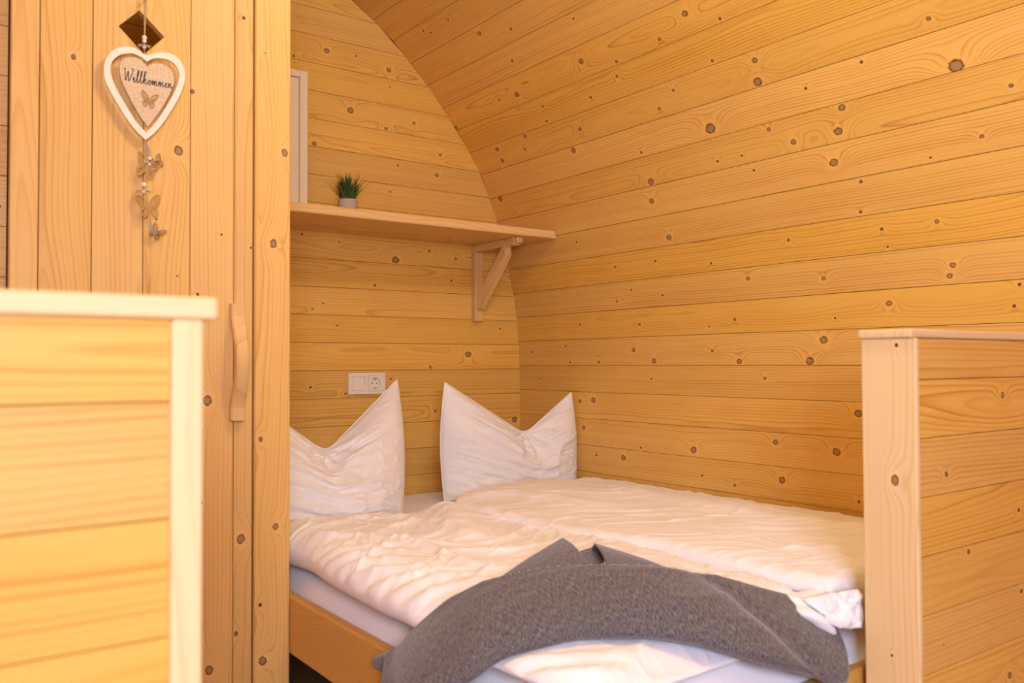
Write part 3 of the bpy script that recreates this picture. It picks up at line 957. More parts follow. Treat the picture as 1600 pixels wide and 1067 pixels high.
# ------------------------------------------------------------------ bed
bed = empty('bed', (-0.70, -1.02, 0.0), label='low varnished pine bed frame between wardrobe and right wall', cat='bed')
bar('side_rail', bed, 'pine_bed', -1.408, -1.384, -2.028, -0.012, 0.341, 0.468, 'y', 0.004)
bar('side_rail', bed, 'pine_bed', -0.030, -0.006, -2.028, -0.012, 0.341, 0.468, 'y', 0.004)
bar('foot_rail', bed, 'pine_bed', -1.3835, -0.0305, -2.030, -2.006, 0.341, 0.462, 'x', 0.004)
bar('head_rail', bed, 'pine_bed', -1.3835, -0.0305, -0.036, -0.012, 0.341, 0.462, 'x', 0.004)
for x, y in ((-1.360, -1.985), (-0.055, -1.985), (-1.360, -0.060), (-0.055, -0.060)):
    bar('leg', bed, 'pine_bed', x - 0.0235, x + 0.0235, y - 0.0205, y + 0.0205, 0.0008, 0.40, 'z', 0.003)
for k in range(12):
    yy = -1.93 + k * 0.165
    bar('slat', bed, 'pine_shelf', -1.3830, -0.0310, yy - 0.035, yy + 0.035, 0.352, 0.368, 'x', 0.003)

lin_n = [0]


def soft_block(name, x0, x1, y0, y1, z0, z1, pw=10, wr_amp=0.0015, nx=90, ny=150, seed=0.0, sag=0.0):
    """closed cushion-like block: rounded all round, with small wrinkles"""
    a = np.linspace(-1, 1, nx); a = np.sign(a) * (1 - (1 - np.abs(a)) ** 1.8)
    b = np.linspace(-1, 1, ny); b = np.sign(b) * (1 - (1 - np.abs(b)) ** 1.8)
    A, B = np.meshgrid(a, b, indexing='ij')
    X = x0 + (x1 - x0) * (A + 1) / 2; Y = y0 + (y1 - y0) * (B + 1) / 2
    ax = np.clip((1 - np.abs(A)) * (x1 - x0) / 2 / 0.06, 0, 1); by = np.clip((1 - np.abs(B)) * (y1 - y0) / 2 / 0.05, 0, 1)
    pr_ = np.sqrt(1 - (1 - ax) ** 2) * np.sqrt(1 - (1 - by) ** 2)
    zm = (z0 + z1) / 2
    wv = wr_amp * (ridged(X * 9 + seed, Y * 3 + seed) + fbm(X * 5 + seed, Y * 5, 3))
    T = zm + (z1 - zm) * pr_ + wv * pr_ - sag * (1 - pr_) * 0
    Bz = zm - (zm - z0) * pr_
    Bz = np.where((np.abs(A) > 0.9999) | (np.abs(B) > 0.9999), T, Bz)
    V = np.concatenate([np.stack([X, Y, T], -1).reshape(-1, 3), np.stack([X, Y, Bz], -1).reshape(-1, 3)])
    F = np.concatenate([grid_faces(nx, ny), grid_faces(nx, ny, nx * ny, True)])
    me = np_mesh(name, V, F)
    bm = bmesh.new(); bm.from_mesh(me)
    bmesh.ops.remove_doubles(bm, verts=bm.verts, dist=1e-5)
    bm.to_mesh(me); bm.free()
    return me


for k, (xa, xb, lab) in enumerate(((-1.3825, -0.752, 'white sheeted mattress on the open left side of the bed'), (-0.748, -0.033, 'white sheeted mattress on the wall side of the bed'))):
    o = put('mattress', soft_block('mattress', xa, xb, -2.004, -0.040, 0.370, 0.502, seed=k * 7.3, wr_amp=0.002), 'sheet', None, smooth=True)
    tag(o, lab, 'mattress')


# ------------------------------------------------------------------ duvets
def duvet(name, fx0, fx1, fy0, fy1, base, ztop, extra, nx, ny, label, zmid_frac=0.42, er=0.06, eup=0.05):
    """a closed quilt over a curved-edged quadrilateral; fx*(t) edges along the bed, fy*(s) across it"""
    a = (1 - np.cos(np.linspace(0, math.pi, nx))) / 2 * 0.35 + np.linspace(0, 1, nx) * 0.65
    b = (1 - np.cos(np.linspace(0, math.pi, ny))) / 2 * 0.35 + np.linspace(0, 1, ny) * 0.65
    S, T = np.meshgrid(a, b, indexing='ij')
    Y = fy0(S) + (fy1(S) - fy0(S)) * T
    X = fx0(T) + (fx1(T) - fx0(T)) * S
    wx = (fx1(T) - fx0(T)); wy = np.abs(fy1(S) - fy0(S))
    dx = np.minimum(S, 1 - S) * wx; dy = np.minimum(T, 1 - T) * wy
    ex = np.clip(dx / er, 0, 1); ey = np.clip(dy / eup, 0, 1)
    pr_ = np.sqrt(np.clip(1 - (1 - ex) ** 2, 0, 1)) * np.sqrt(np.clip(1 - (1 - ey) ** 2, 0, 1))
    zb = base(X, Y)
    zt = ztop(X, Y)
    zm = zb + (zt - zb) * zmid_frac
    wv = extra(X, Y, dx, dy, S, T)
    Zt = zm + (zt - zm) * pr_ + wv * (0.25 + 0.75 * pr_) * (pr_ > 0)
    Zt = np.where(pr_ <= 0, zm, Zt)
    Zb = zm - (zm - zb) * pr_
    V = np.concatenate([np.stack([X, Y, Zt], -1).reshape(-1, 3), np.stack([X, Y, Zb], -1).reshape(-1, 3)])
    F = np.concatenate([grid_faces(nx, ny), grid_faces(nx, ny, nx * ny, True)])
    me = np_mesh(name, V, F)
    bm = bmesh.new(); bm.from_mesh(me)
    bmesh.ops.remove_doubles(bm, verts=bm.verts, dist=1e-5)
    bmesh.ops.recalc_face_normals(bm, faces=bm.faces)
    bm.to_mesh(me); bm.free()
    o = put(name, me, 'linen', None, smooth=True)
    tag(o, label, 'duvet')
    return o


def interp(pts):
    xs = [p[0] for p in pts]; ys = [p[1] for p in pts]
    return lambda t: np.interp(t, xs, ys)


def smooth_interp(pts):
    xs = np.array([p[0] for p in pts]); ys = np.array([p[1] for p in pts])
    fine = np.linspace(xs[0], xs[-1], 200); fy = np.interp(fine, xs, ys)
    k = np.hanning(23); k /= k.sum()
    sm = np.convolve(np.pad(fy, 11, mode='edge'), k, 'valid')
    return lambda t: np.interp(t, fine, sm)


def smoothstep(x, a, b):
    t = np.clip((x - a) / (b - a), 0, 1)
    return t * t * (3 - 2 * t)


# left duvet (lies lower, runs to the foot under the blanket)
def A_top(X, Y):
    q = -(X + 1.12) * 0.65 - (Y + 1.75) * 0.76
    z = 0.585 + 0.014 * np.exp(-(((X + 1.05) / 0.30) ** 2 + ((Y + 1.60) / 0.25) ** 2)) - 0.036 * smoothstep(q, 0.0, 0.10)
    z = z + 0.012 * np.exp(-((X + 1.25) / 0.12) ** 2) * smoothstep(Y, -1.9, -1.0)
    z = z - 0.020 * smoothstep(-Y, 1.90, 1.99)
    z = z + ridge_line(X, Y, [(-0.86, -0.74), (-0.93, -0.95), (-1.06, -1.22)], 0.055, 0.026)
    return z


def A_extra(X, Y, dx, dy, S, T):
    gather = np.exp(-((X + 1.41) / 0.13) ** 2) * np.sin(Y * 95 + 9 * fbm(X * 4, Y * 4, 2) + (X + 1.4) * 55) * 0.0060 * smoothstep(-Y, 0.95, 1.25)
    wx_ = X + 0.10 * fbm(X * 4 + 2, Y * 4, 2); wy_ = Y + 0.10 * fbm(X * 4 + 8, Y * 4 + 3, 2)
    a_, b2 = wx_ * 0.85 + wy_ * 0.5, -wx_ * 0.5 + wy_ * 0.85
    w1 = 0.0085 * (ridged(a_ * 4.0 + 3, b2 * 8.5) - 0.5)
    w2 = 0.0030 * (ridged(a_ * 9.0 + 7, b2 * 22.0 + 2) - 0.5) + 0.0026 * (ridged(-a_ * 14.0 + b2 * 18, a_ * 9.0) - 0.5)
    w3 = 0.016 * fbm(X * 3.2 + 1.7, Y * 3.2 + 4.4, 2)
    cr = ridge_line(X, Y, [(-1.33, -1.00), (-1.20, -1.20), (-1.22, -1.45), (-1.17, -1.62)], 0.016, 0.009)
    q = -(X + 1.12) * 0.65 - (Y + 1.75) * 0.76
    calm = 1 - 0.75 * np.exp(-((q - 0.10) / 0.11) ** 2)
    return (gather + w1 + w2 + w3) * calm + cr


duvet('duvet', smooth_interp([(0, -1.385), (0.1, -1.395), (0.22, -1.378), (0.35, -1.398), (0.55, -1.408), (0.8, -1.395), (1, -1.375)]), smooth_interp([(0, -0.70), (0.3, -0.74), (1, -0.80)]),
      smooth_interp([(0, -0.78), (0.35, -0.77), (0.7, -0.79), (0.85, -0.72), (1, -0.70)]), smooth_interp([(0, -1.985), (0.4, -1.985), (0.75, -1.975), (1, -1.95)]),
      lambda X, Y: 0.507 + 0 * X, A_top, A_extra, 300, 420, 'rumpled white duvet on the open left side of the bed', er=0.075, eup=0.06)


# wall-side duvet (overlaps the left one)
def B_top(X, Y):
    z = 0.570 + 0.040 * smoothstep(-X, 0.05, 0.45) - 0.006 * smoothstep(-X, 0.62, 0.80)
    z = z + ridge_line(X, Y, [(-0.20, -0.78), (-0.36, -1.05), (-0.385, -1.35), (-0.34, -1.60), (-0.33, -1.90)], 0.045, 0.010)
    z = z + ridge_line(X, Y, [(-0.80, -0.76), (-0.66, -0.90), (-0.60, -1.15)], 0.05, 0.012)
    return z


def B_extra(X, Y, dx, dy, S, T):
    wx_ = X + 0.12 * fbm(X * 3 + 2, Y * 3, 2); wy_ = Y + 0.12 * fbm(X * 3 + 8, Y * 3 + 3, 2)
    a_, b2 = wx_ * 0.9 - wy_ * 0.45, wx_ * 0.45 + wy_ * 0.9
    w1 = 0.0060 * (ridged(a_ * 3.0 + 3, b2 * 6.0) - 0.5)
    w2 = 0.0028 * (ridged(a_ * 7.0 + 7, b2 * 18.0 + 2) - 0.5)
    w3 = 0.012 * fbm(X * 3.0 + 9.7, Y * 2.6 + 2.4, 2)
    cr = ridge_line(X, Y, [(-0.60, -1.42), (-0.42, -1.46), (-0.20, -1.40)], 0.010, 0.004) + ridge_line(X, Y, [(-0.55, -1.62), (-0.30, -1.75), (-0.1, -1.74)], 0.012, 0.005)
    return w1 + w2 + w3 + cr


duvet('duvet', smooth_interp([(0, -0.875), (0.2, -0.865), (0.45, -0.835), (0.65, -0.800), (0.85, -0.815), (1, -0.81)]), smooth_interp([(0, -0.014), (1, -0.014)]),
      smooth_interp([(0, -0.86), (0.08, -0.76), (0.2, -0.68), (0.5, -0.64), (0.75, -0.55), (1, -0.42)]), smooth_interp([(0, -1.985), (0.4, -2.005), (1, -1.99)]),
      lambda X, Y: 0.5075 + 0.055 * smoothstep(-X, 0.70, 0.79), B_top, B_extra, 260, 420, 'smoother white duvet lying along the right wall', zmid_frac=0.5, er=0.03, eup=0.035)

# hanging flap and bunched cover at the foot, by the partition
def patch(name, corners, parent, n=36, amp=0.006, sd=0.0, bulge=0.02):
    """a soft piece of cover between four corners (a b c d round the patch)"""
    a, b_, c, d = [np.array(p, float) for p in corners]
    S, T = np.meshgrid(np.linspace(0, 1, n), np.linspace(0, 1, n), indexing='ij')
    P = a * ((1 - S) * (1 - T))[..., None] + b_ * (S * (1 - T))[..., None] + c * (S * T)[..., None] + d * ((1 - S) * T)[..., None]
    nr = np.cross(b_ - a, d - a); nr /= np.linalg.norm(nr)
    if nr[1] > 0: nr = -nr
    env = np.sin(np.pi * S) ** 0.5 * np.sin(np.pi * T) ** 0.5
    P = P + nr * (bulge * env + amp * fbm(S * 4 + sd, T * 3 + sd, 3) + amp * 0.8 * (ridged(S * 3 + sd, T * 2 + S + sd) - 0.5))[..., None]
    me = np_mesh(name, P.reshape(-1, 3), grid_faces(n, n))
    o = put(name, me, 'linen', parent, smooth=True)
    sm = o.modifiers.new('thickness', 'SOLIDIFY'); sm.thickness = 0.004
    return o


duv_a, duv_b = bpy.data.objects['duvet'], bpy.data.objects['duvet.001']
patch('cover_flap', [(-0.885, -1.985, 0.585), (-0.775, -2.018, 0.590), (-0.785, -2.030, 0.530), (-0.850, -2.020, 0.540)], duv_b, amp=0.008, sd=2.0, bulge=0.008)
bm = bmesh.new()
ellipsoid_into(bm, Vector((0, 0, 0)), (1, 1, 1), None, 64, 40)
co = np.array([v.co[:] for v in bm.verts])
rad_ = 0.92 + 0.16 * np.sin(co[:, 0] * 7 + co[:, 2] * 5) * np.cos(co[:, 1] * 4) + 0.20 * fbm(co[:, 0] * 1.2 + 5, co[:, 2] * 1.2 + co[:, 1], 2)
for v, k in zip(bm.verts, rad_):
    v.co = Vector((v.co.x * k * 0.075, v.co.y * k * 0.060, max(v.co.z * k * 0.042, -0.040)))
put('bunched_cover', bm_me('bunched_cover', bm), 'linen', duv_a, Matrix.Translation((-0.850, -1.955, 0.545)), smooth=True)

# ------------------------------------------------------------------ pillows
def pillow(name, BL, BR, TL, TR, notch, thick, back, label, seed, nt=0.0):
    """upright pillow with a dented top: bottom left/right, ear tips left/right, notch point; `back` = direction to the wall"""
    nu, nv = 130, 110
    u = np.linspace(-1, 1, nu); v = np.linspace(0, 1, nv)
    u = np.sign(u) * (1 - (1 - np.abs(u)) ** 1.5)
    v = 0.5 - 0.5 * np.cos(math.pi * (0.12 + 0.88 * v)) ; v = (v - v.min()) / (v.max() - v.min())
    U, W = np.meshgrid(u, v, indexing='ij')
    BL, BR, TL, TR, NT = [np.array(p, float) for p in (BL, BR, TL, TR, notch)]
    s = (U + 1) / 2
    # position of the notch along the width
    sn = (NT[0] - TL[0]) / (TR[0] - TL[0])
    bot = BL[None, None] * (1 - s[..., None]) + BR[None, None] * s[..., None]
    a = np.clip(s / sn, 0, 1); b = np.clip((s - sn) / (1 - sn), 0, 1)
    ea = 1.0 - a ** 0.98
    eb = b ** 1.02
    top = np.where((s <= sn)[..., None], NT + (TL - NT) * ea[..., None], NT + (TR - NT) * eb[..., None])
    # smooth the very bottom of the notch
    soft = 0.010 * np.exp(-((s - sn) / 0.03) ** 2)
    top[..., 2] += soft
    C = bot * (1 - W[..., None]) + top * W[..., None]
    # sides bulge a little outwards at mid height
    side = (BR - BL) / np.linalg.norm(BR - BL)
    C += side * ((0.016 * np.sin(math.pi * W ** 1.0) * np.sign(U) * np.abs(U) ** 6)[..., None])
    edge = np.clip((1 - np.abs(U) ** 3.2), 0, 1) ** 0.62 * np.clip(1 - W ** 3.0, 0, 1) ** 0.62 * np.clip((W + 0.05) / 0.10, 0, 1) ** 0.5
    dent = 1 - 0.55 * np.exp(-(((s - sn) / 0.13) ** 2 + ((W - 1) / 0.35) ** 2))
    # radiating creases from the notch
    ang = np.arctan2((W - 1.0) * 0.9, (s - sn) * 1.6)
    rad = np.hypot((W - 1.0) * 0.9, (s - sn) * 1.6)
    cre = 0.0085 * np.sin(ang * 13 + seed + 2.5 * fbm(s * 3 + seed, W * 3, 2)) * np.exp(-((rad - 0.20) / 0.20) ** 2)
    wr_ = 0.0095 * (ridged(s * 3.0 + seed, W * 8.0 + seed + s * 2.5) - 0.5) + 0.0045 * (ridged(s * 7.0 + 2 * seed, W * 15.0 + s * 4) - 0.5) + 0.018 * fbm(s * 2.4 + seed, W * 3 + 2, 2)
    H = thick * edge * dent
    n = np.array(back, float); n /= np.linalg.norm(n)
    P1 = C - n * (H + (cre + wr_) * np.clip(edge * 1.6, 0, 1))[..., None]
    P2 = C + n * (H * 0.8)[..., None]
    bd = (np.abs(U) > 0.99999) | (W > 0.99999)
    P2[bd] = P1[bd]
    V = np.concatenate([P1.reshape(-1, 3), P2.reshape(-1, 3)])
    F = np.concatenate([grid_faces(nu, nv), grid_faces(nu, nv, nu * nv, True)])
    # close the bottom
    i = np.arange(nu - 1)
    Fb = np.stack([i * nv, i * nv + nu * nv, (i + 1) * nv + nu * nv, (i + 1) * nv], -1)
    F = np.concatenate([F, Fb])
    me = np_mesh(name, V, F)
    bm = bmesh.new(); bm.from_mesh(me)
    bmesh.ops.remove_doubles(bm, verts=bm.verts, dist=1e-5)
    bmesh.ops.recalc_face_normals(bm, faces=bm.faces)
    bm.to_mesh(me); bm.free()
    o = put(name, me, 'linen', None, smooth=True)
    tag(o, label, 'pillow')
    # sewn flange along the sides and top
    idx = [(0, j) for j in range(nv)] + [(k, nv - 1) for k in range(1, nu)] + [(nu - 1, j) for j in range(nv - 2, -1, -1)]
    pts = [Vector(C[a_, b_]) for a_, b_ in idx][::2]
    bm = bmesh.new()
    tube_into(bm, pts, 0.0030, 6, False, 0.7, Vector((0, 1, 0)))
    put('piping', bm_me('piping', bm), 'linen', o, smooth=True)
    return o


pillow('pillow', (-1.352, -0.52, 0.516), (-0.852, -0.53, 0.516), (-1.345, -0.36, 0.945), (-0.735, -0.285, 0.931), (-1.045, -0.40, 0.712), 0.105, (0, 1, -0.30),
       'left white pillow with a dented top beside the wardrobe', 2.0)
pillow('pillow', (-0.580, -0.340, 0.514), (-0.020, -0.370, 0.514), (-0.562, -0.315, 0.919), (-0.030, -0.365, 0.873), (-0.225, -0.330, 0.722), 0.090, (0.05, 1, -0.12),
       'right white pillow with pointed ears in the corner by the right wall', 5.0)


# ------------------------------------------------------------------ grey blanket
def bl_strip():
    T = [(-1.418, -1.500, 0.430), (-1.440, -1.530, 0.478), (-1.425, -1.555, 0.498), (-1.408, -1.575, 0.525), (-1.377, -1.634, 0.578), (-1.338, -1.654, 0.603), (-1.283, -1.689, 0.622), (-1.218, -1.729, 0.633), (-1.156, -1.791, 0.637), (-1.074, -1.845, 0.632), (-0.986, -1.881, 0.613), (-0.914, -1.932, 0.588), (-0.800, -1.958, 0.552)]
    B = [(-1.424, -1.505, 0.330), (-1.450, -1.600, 0.360), (-1.490, -1.690, 0.440), (-1.490, -1.760, 0.490), (-1.440, -1.800, 0.525), (-1.389, -1.806, 0.546), (-1.323, -1.830, 0.560), (-1.257, -1.862, 0.568), (-1.194, -1.912, 0.572), (-1.130, -1.975, 0.563), (-1.055, -2.035, 0.532), (-0.962, -2.048, 0.500), (-0.852, -2.040, 0.466)]
    Ts = catmull(T, 14); Bs = catmull(B, 14)
    n = len(Ts)
    rows = []
    for i in range(n):
        s = i / (n - 1)
        t, b = Ts[i], Bs[i]
        d = b - t
        hz = Vector((d.x, d.y, 0)).normalized()
        tang = (Ts[min(i + 1, n - 1)] - Ts[max(i - 1, 0)]).normalized()
        out = tang.cross(d).normalized()
        if out.z < 0: out = -out
        ctrl = [t - hz * 0.055 + Vector((0, 0, -0.018)), t - hz * 0.010 + Vector((0, 0, -0.001)), t + hz * 0.01 + out * 0.004,
                t + d * 0.35 + out * 0.016, t + d * 0.68 + out * 0.018, t + d * 0.92 + out * 0.010, b + out * 0.001 + Vector((0, 0, -0.004)),
                b - hz * 0.018 + Vector((0, 0, -0.013))]
        rows.append(catmull(ctrl, 8))
    nu, nv = n, len(rows[0])
    V = np.array([[tuple(p) for p in r] for r in rows])
    S, W = np.meshgrid(np.linspace(0, 1, nu), np.linspace(0, 1, nv), indexing='ij')
    V[..., 2] += 0.006 * fbm(S * 7 + 3, W * 2.5, 2) + 0.004 * (ridged(S * 5 + W * 3, W * 2 + 5) - 0.5)
    V[..., 2] -= 0.012 * np.exp(-(((S - 0.80) - (W - 0.25) * 0.25) / 0.025) ** 2) * (W > 0.1) * smoothstep(W, 0.1, 0.5)
    return V, S, W


def cloth(name, V, S, W, parent=None, label=None, cat=None, su=1.0, sv=0.3, thick=0.005):
    nu, nv = S.shape
    me = np_mesh(name, V.reshape(-1, 3), grid_faces(nu, nv))
    uvl = me.uv_layers.new(name='UVMap')
    vi = np.empty(len(me.loops), dtype=np.int32); me.loops.foreach_get('vertex_index', vi)
    uv = np.stack([S.reshape(-1) * su, W.reshape(-1) * sv], -1)[vi]
    uvl.data.foreach_set('uv', uv.astype(np.float32).ravel())
    o = put(name, me, 'wool', parent, smooth=True)
    sm = o.modifiers.new('thickness', 'SOLIDIFY')
    sm.thickness = thick; sm.offset = 0
    if label: tag(o, label, cat)
    return o


V, S, W = bl_strip()
bk = cloth('blanket', V, S, W, None, 'grey wool blanket folded across the foot corner of the bed', 'blanket', su=0.95, sv=0.26)
# pale hem stitching along the upper edge
bm = bmesh.new()
row = [Vector(V[i, 13]) + Vector((0, 0, 0.0035)) for i in range(V.shape[0])]
for i in range(56, len(row) - 20, 3):
    a, b_ = row[i], row[i] + (row[i + 1] - row[i]) * 0.7
    if (b_ - a).length > 1e-5:
        tube_into(bm, [a, b_], 0.00055, 5, up=Vector((0, 0, 1)))
put('hem_stitch', bm_me('hem_stitch', bm), 'thread', bk)


def fold(name, A, B, PK, base_in, n=40, m=24, lift=0.0):
    """a standing fold of the blanket: ridge rises from A to the peak PK; B closes the base in front; sheet between ridge and base line"""
    A, B, PK, G = [Vector(p) for p in (A, B, PK, base_in)]
    rg = catmull([A, A.lerp(PK, 0.5) + Vector((0, 0, 0.004)), PK], 20)
    bs = catmull([A, A.lerp(B, 0.5), B], 20)
    nn = len(rg)
    V = np.zeros((nn, m + 8, 3))
    for i in range(nn):
        r, b = rg[i], bs[i]
        back = Vector((r.x - b.x, r.y - b.y, 0))
        if back.length > 1e-6: back.normalize()
        hgt = max(0.0, (r - A).length) / max((PK - A).length, 1e-6)
        for j in range(m + 8):
            if j < m:
                t = j / (m - 1)
                p = b.lerp(r, t) + Vector((0, 0, 0.010 * math.sin(math.pi * t) * hgt))
            else:
                t = (j - m + 1) / 8
                p = r + back * (0.035 * t * hgt) + Vector((0, 0, -0.035 * t * hgt * (0.4 + 0.6 * t)))
            V[i, j] = tuple(p)
    S, W = np.meshgrid(np.linspace(0, 1, nn), np.linspace(0, 1, m + 8), indexing='ij')
    return cloth(name, V, S, W, bk, su=0.25, sv=0.15, thick=0.004)


fold('corner_fold', (-1.345, -1.675, 0.600), (-1.170, -1.775, 0.625), (-1.098, -1.602, 0.652), (0, 0, 0))
fold('corner_fold', (-1.020, -1.870, 0.612), (-1.150, -1.790, 0.626), (-1.078, -1.668, 0.650), (0, 0, 0))
# inner layer between the two folds
V2 = np.zeros((12, 12, 3))
for i in range(12):
    for j in range(12):
        s, t = i / 11, j / 11
        p = Vector((-1.180, -1.760, 0.612)).lerp(Vector((-1.14, -1.80, 0.612)), s).lerp(Vector((-1.070, -1.600, 0.618)).lerp(Vector((-1.055, -1.640, 0.636)), s), t)
        V2[i, j] = tuple(p)
S2, W2 = np.meshgrid(np.linspace(0, 1, 12), np.linspace(0, 1, 12), indexing='ij')
cloth('inner_fold', V2, S2, W2, bk, su=0.05, sv=0.15, thick=0.003)

# ------------------------------------------------------------------ hanging heart decoration on the wardrobe door
HY = -1.037
XZm = Matrix(((1, 0, 0, 0), (0, 0, 1, 0), (0, 1, 0, 0), (0, 0, 0, 1)))
hd = empty('hanging_decoration', (-1.725, HY, 1.62), label='white wooden heart with an inner heart, butterflies and beads hanging on the wardrobe door', cat='decoration')
outer = [(-1.7225, 1.6165), (-1.7301, 1.6189), (-1.7423, 1.6255), (-1.7569, 1.6269), (-1.7736, 1.6214), (-1.7889, 1.6091), (-1.7993, 1.5902), (-1.8021, 1.5704), (-1.7991, 1.5493), (-1.7896, 1.5293), (-1.7752, 1.5049), (-1.7583, 1.4793), (-1.7413, 1.4587), (-1.7229, 1.4426), (-1.7056, 1.4604), (-1.687, 1.4871), (-1.6694, 1.5194), (-1.6555, 1.5486), (-1.6472, 1.5771), (-1.6473, 1.5986), (-1.6545, 1.616), (-1.6674, 1.6268), (-1.6853, 1.6297), (-1.7041, 1.625), (-1.7165, 1.6185)]
inner = [(-1.7215, 1.6035), (-1.7337, 1.6109), (-1.7471, 1.614), (-1.7604, 1.6119), (-1.7735, 1.6059), (-1.7841, 1.5946), (-1.7893, 1.582), (-1.7892, 1.5666), (-1.7838, 1.5484), (-1.7718, 1.5248), (-1.756, 1.4992), (-1.7402, 1.4758), (-1.7223, 1.4578), (-1.707, 1.4773), (-1.6909, 1.5037), (-1.6759, 1.5329), (-1.6645, 1.559), (-1.6582, 1.5817), (-1.6596, 1.5975), (-1.6686, 1.6104), (-1.6814, 1.6158), (-1.6953, 1.6156), (-1.7078, 1.613)]
heart = [(-1.7207, 1.5919), (-1.73, 1.6019), (-1.7422, 1.6059), (-1.7555, 1.6051), (-1.7663, 1.5996), (-1.7722, 1.5893), (-1.7727, 1.5737), (-1.7684, 1.5539), (-1.7587, 1.5324), (-1.7452, 1.5075), (-1.7317, 1.4863), (-1.7193, 1.47), (-1.7034, 1.495), (-1.6872, 1.5229), (-1.6747, 1.5505), (-1.6684, 1.573), (-1.6711, 1.5899), (-1.68, 1.6001), (-1.6927, 1.6042), (-1.7065, 1.6027), (-1.7164, 1.5968)]


def smooth_loop(P, sharp):
    """round a closed outline between its sharp corners"""
    n = len(P); out = []
    for i in range(n):
        a, b, c, d = [Vector(P[(i + k) % n]) for k in (-1, 0, 1, 2)]
        if i in sharp: a = b - (c - b)
        if (i + 1) % n in sharp: d = c + (c - b)
        for k in range(4):
            t = k / 4
            out.append(tuple(0.5 * ((2 * b) + (c - a) * t + (2 * a - 5 * b + 4 * c - d) * t * t + (3 * b - a - 3 * c + d) * t ** 3)))
    return out


o = put('heart_frame', extrude_poly('heart_frame', smooth_loop(outer, (0, 13)), [smooth_loop(inner, (0, 12))], HY - 0.0025, HY + 0.0025), 'white_wood', hd, XZm)
fix(o.data)
o = put('heart_edge', extrude_poly('heart_edge', smooth_loop([(x * 0.994 - 1.7225 * 0.006, z * 0.994 + 1.535 * 0.006) for x, z in inner], (0, 12)), [smooth_loop(inner, (0, 12))], HY - 0.002, HY + 0.0024), 'burnt', hd, XZm) if False else o
ih = put('inner_heart', extrude_poly('inner_heart', smooth_loop(heart, (0, 11)), [], HY - 0.003, HY + 0.001), 'heart', hd, XZm)
fix(ih.data)
ih['label'] = 'pale grained inner heart reading Willkommen'

# cursive lettering, stroke by stroke (unit: x-height 0.42)
GL = {
    'W': (0.98, [[(0.0, 0.92), (0.04, 1.0), (0.10, 0.95), (0.16, 0.55), (0.24, 0.05), (0.36, 0.45), (0.46, 0.82), (0.50, 0.40), (0.58, 0.03), (0.75, 0.35), (0.92, 0.85), (0.96, 1.02), (0.86, 1.06), (0.72, 1.0)]]),
    'i': (0.36, [[(-0.02, 0.14), (0.12, 0.46), (0.12, 0.12), (0.20, 0.0), (0.30, 0.14)], [(0.12, 0.68), (0.17, 0.74)]]),
    'l': (0.36, [[(-0.06, 0.12), (0.14, 0.55), (0.22, 0.95), (0.16, 1.02), (0.09, 0.75), (0.09, 0.20), (0.16, 0.0), (0.32, 0.12)]]),
    'k': (0.52, [[(-0.04, 0.12), (0.14, 0.55), (0.22, 0.95), (0.15, 1.02), (0.08, 0.70), (0.06, 0.0)], [(0.07, 0.22), (0.22, 0.42), (0.30, 0.34), (0.18, 0.22), (0.24, 0.10), (0.34, 0.0), (0.46, 0.12)]]),
    'o': (0.42, [[(-0.06, 0.12), (0.14, 0.40), (0.04, 0.28), (0.06, 0.06), (0.18, 0.0), (0.30, 0.14), (0.26, 0.34), (0.14, 0.40), (0.26, 0.30), (0.42, 0.30)]]),
    'm': (0.70, [[(0.0, 0.34), (0.06, 0.40), (0.07, 0.0), (0.16, 0.32), (0.25, 0.40), (0.28, 0.0), (0.37, 0.32), (0.47, 0.40), (0.49, 0.12), (0.54, 0.0), (0.66, 0.12)]]),
    'e': (0.38, [[(-0.04, 0.10), (0.14, 0.20), (0.24, 0.33), (0.15, 0.42), (0.06, 0.28), (0.07, 0.06), (0.18, 0.0), (0.34, 0.12)]]),
    'n': (0.52, [[(0.0, 0.34), (0.06, 0.40), (0.07, 0.0), (0.16, 0.32), (0.26, 0.40), (0.28, 0.12), (0.34, 0.0), (0.50, 0.16)]]),
}
bm = bmesh.new()
word = 'Willkommen'
total = sum(GL[c][0] for c in word)
x = 0.0
tx0, tx1, tz0, tz1 = -1.7665, -1.6715, 1.5560, 1.5570
kx = (tx1 - tx0) / total
kz = 0.0250
for ch in word:
    wv, strokes = GL[ch]
    for st in strokes:
        pts = []
        for (a, b_) in st:
            X = tx0 + (x + a + b_ * 0.10) * kx
            base = tz0 + (tz1 - tz0) * (x + a) / total
            pts.append((X, HY - 0.0032, base + b_ * kz * (1.0 if ch in 'Wlk' else 0.92)))
        tube_into(bm, catmull(pts, 5), lambda q: 0.00082, 5, up=Vector((0, 1, 0)))
    x += wv
t = put('lettering', bm_me('lettering', bm), 'ink', ih)
t['label'] = 'dark cursive word Willkommen'


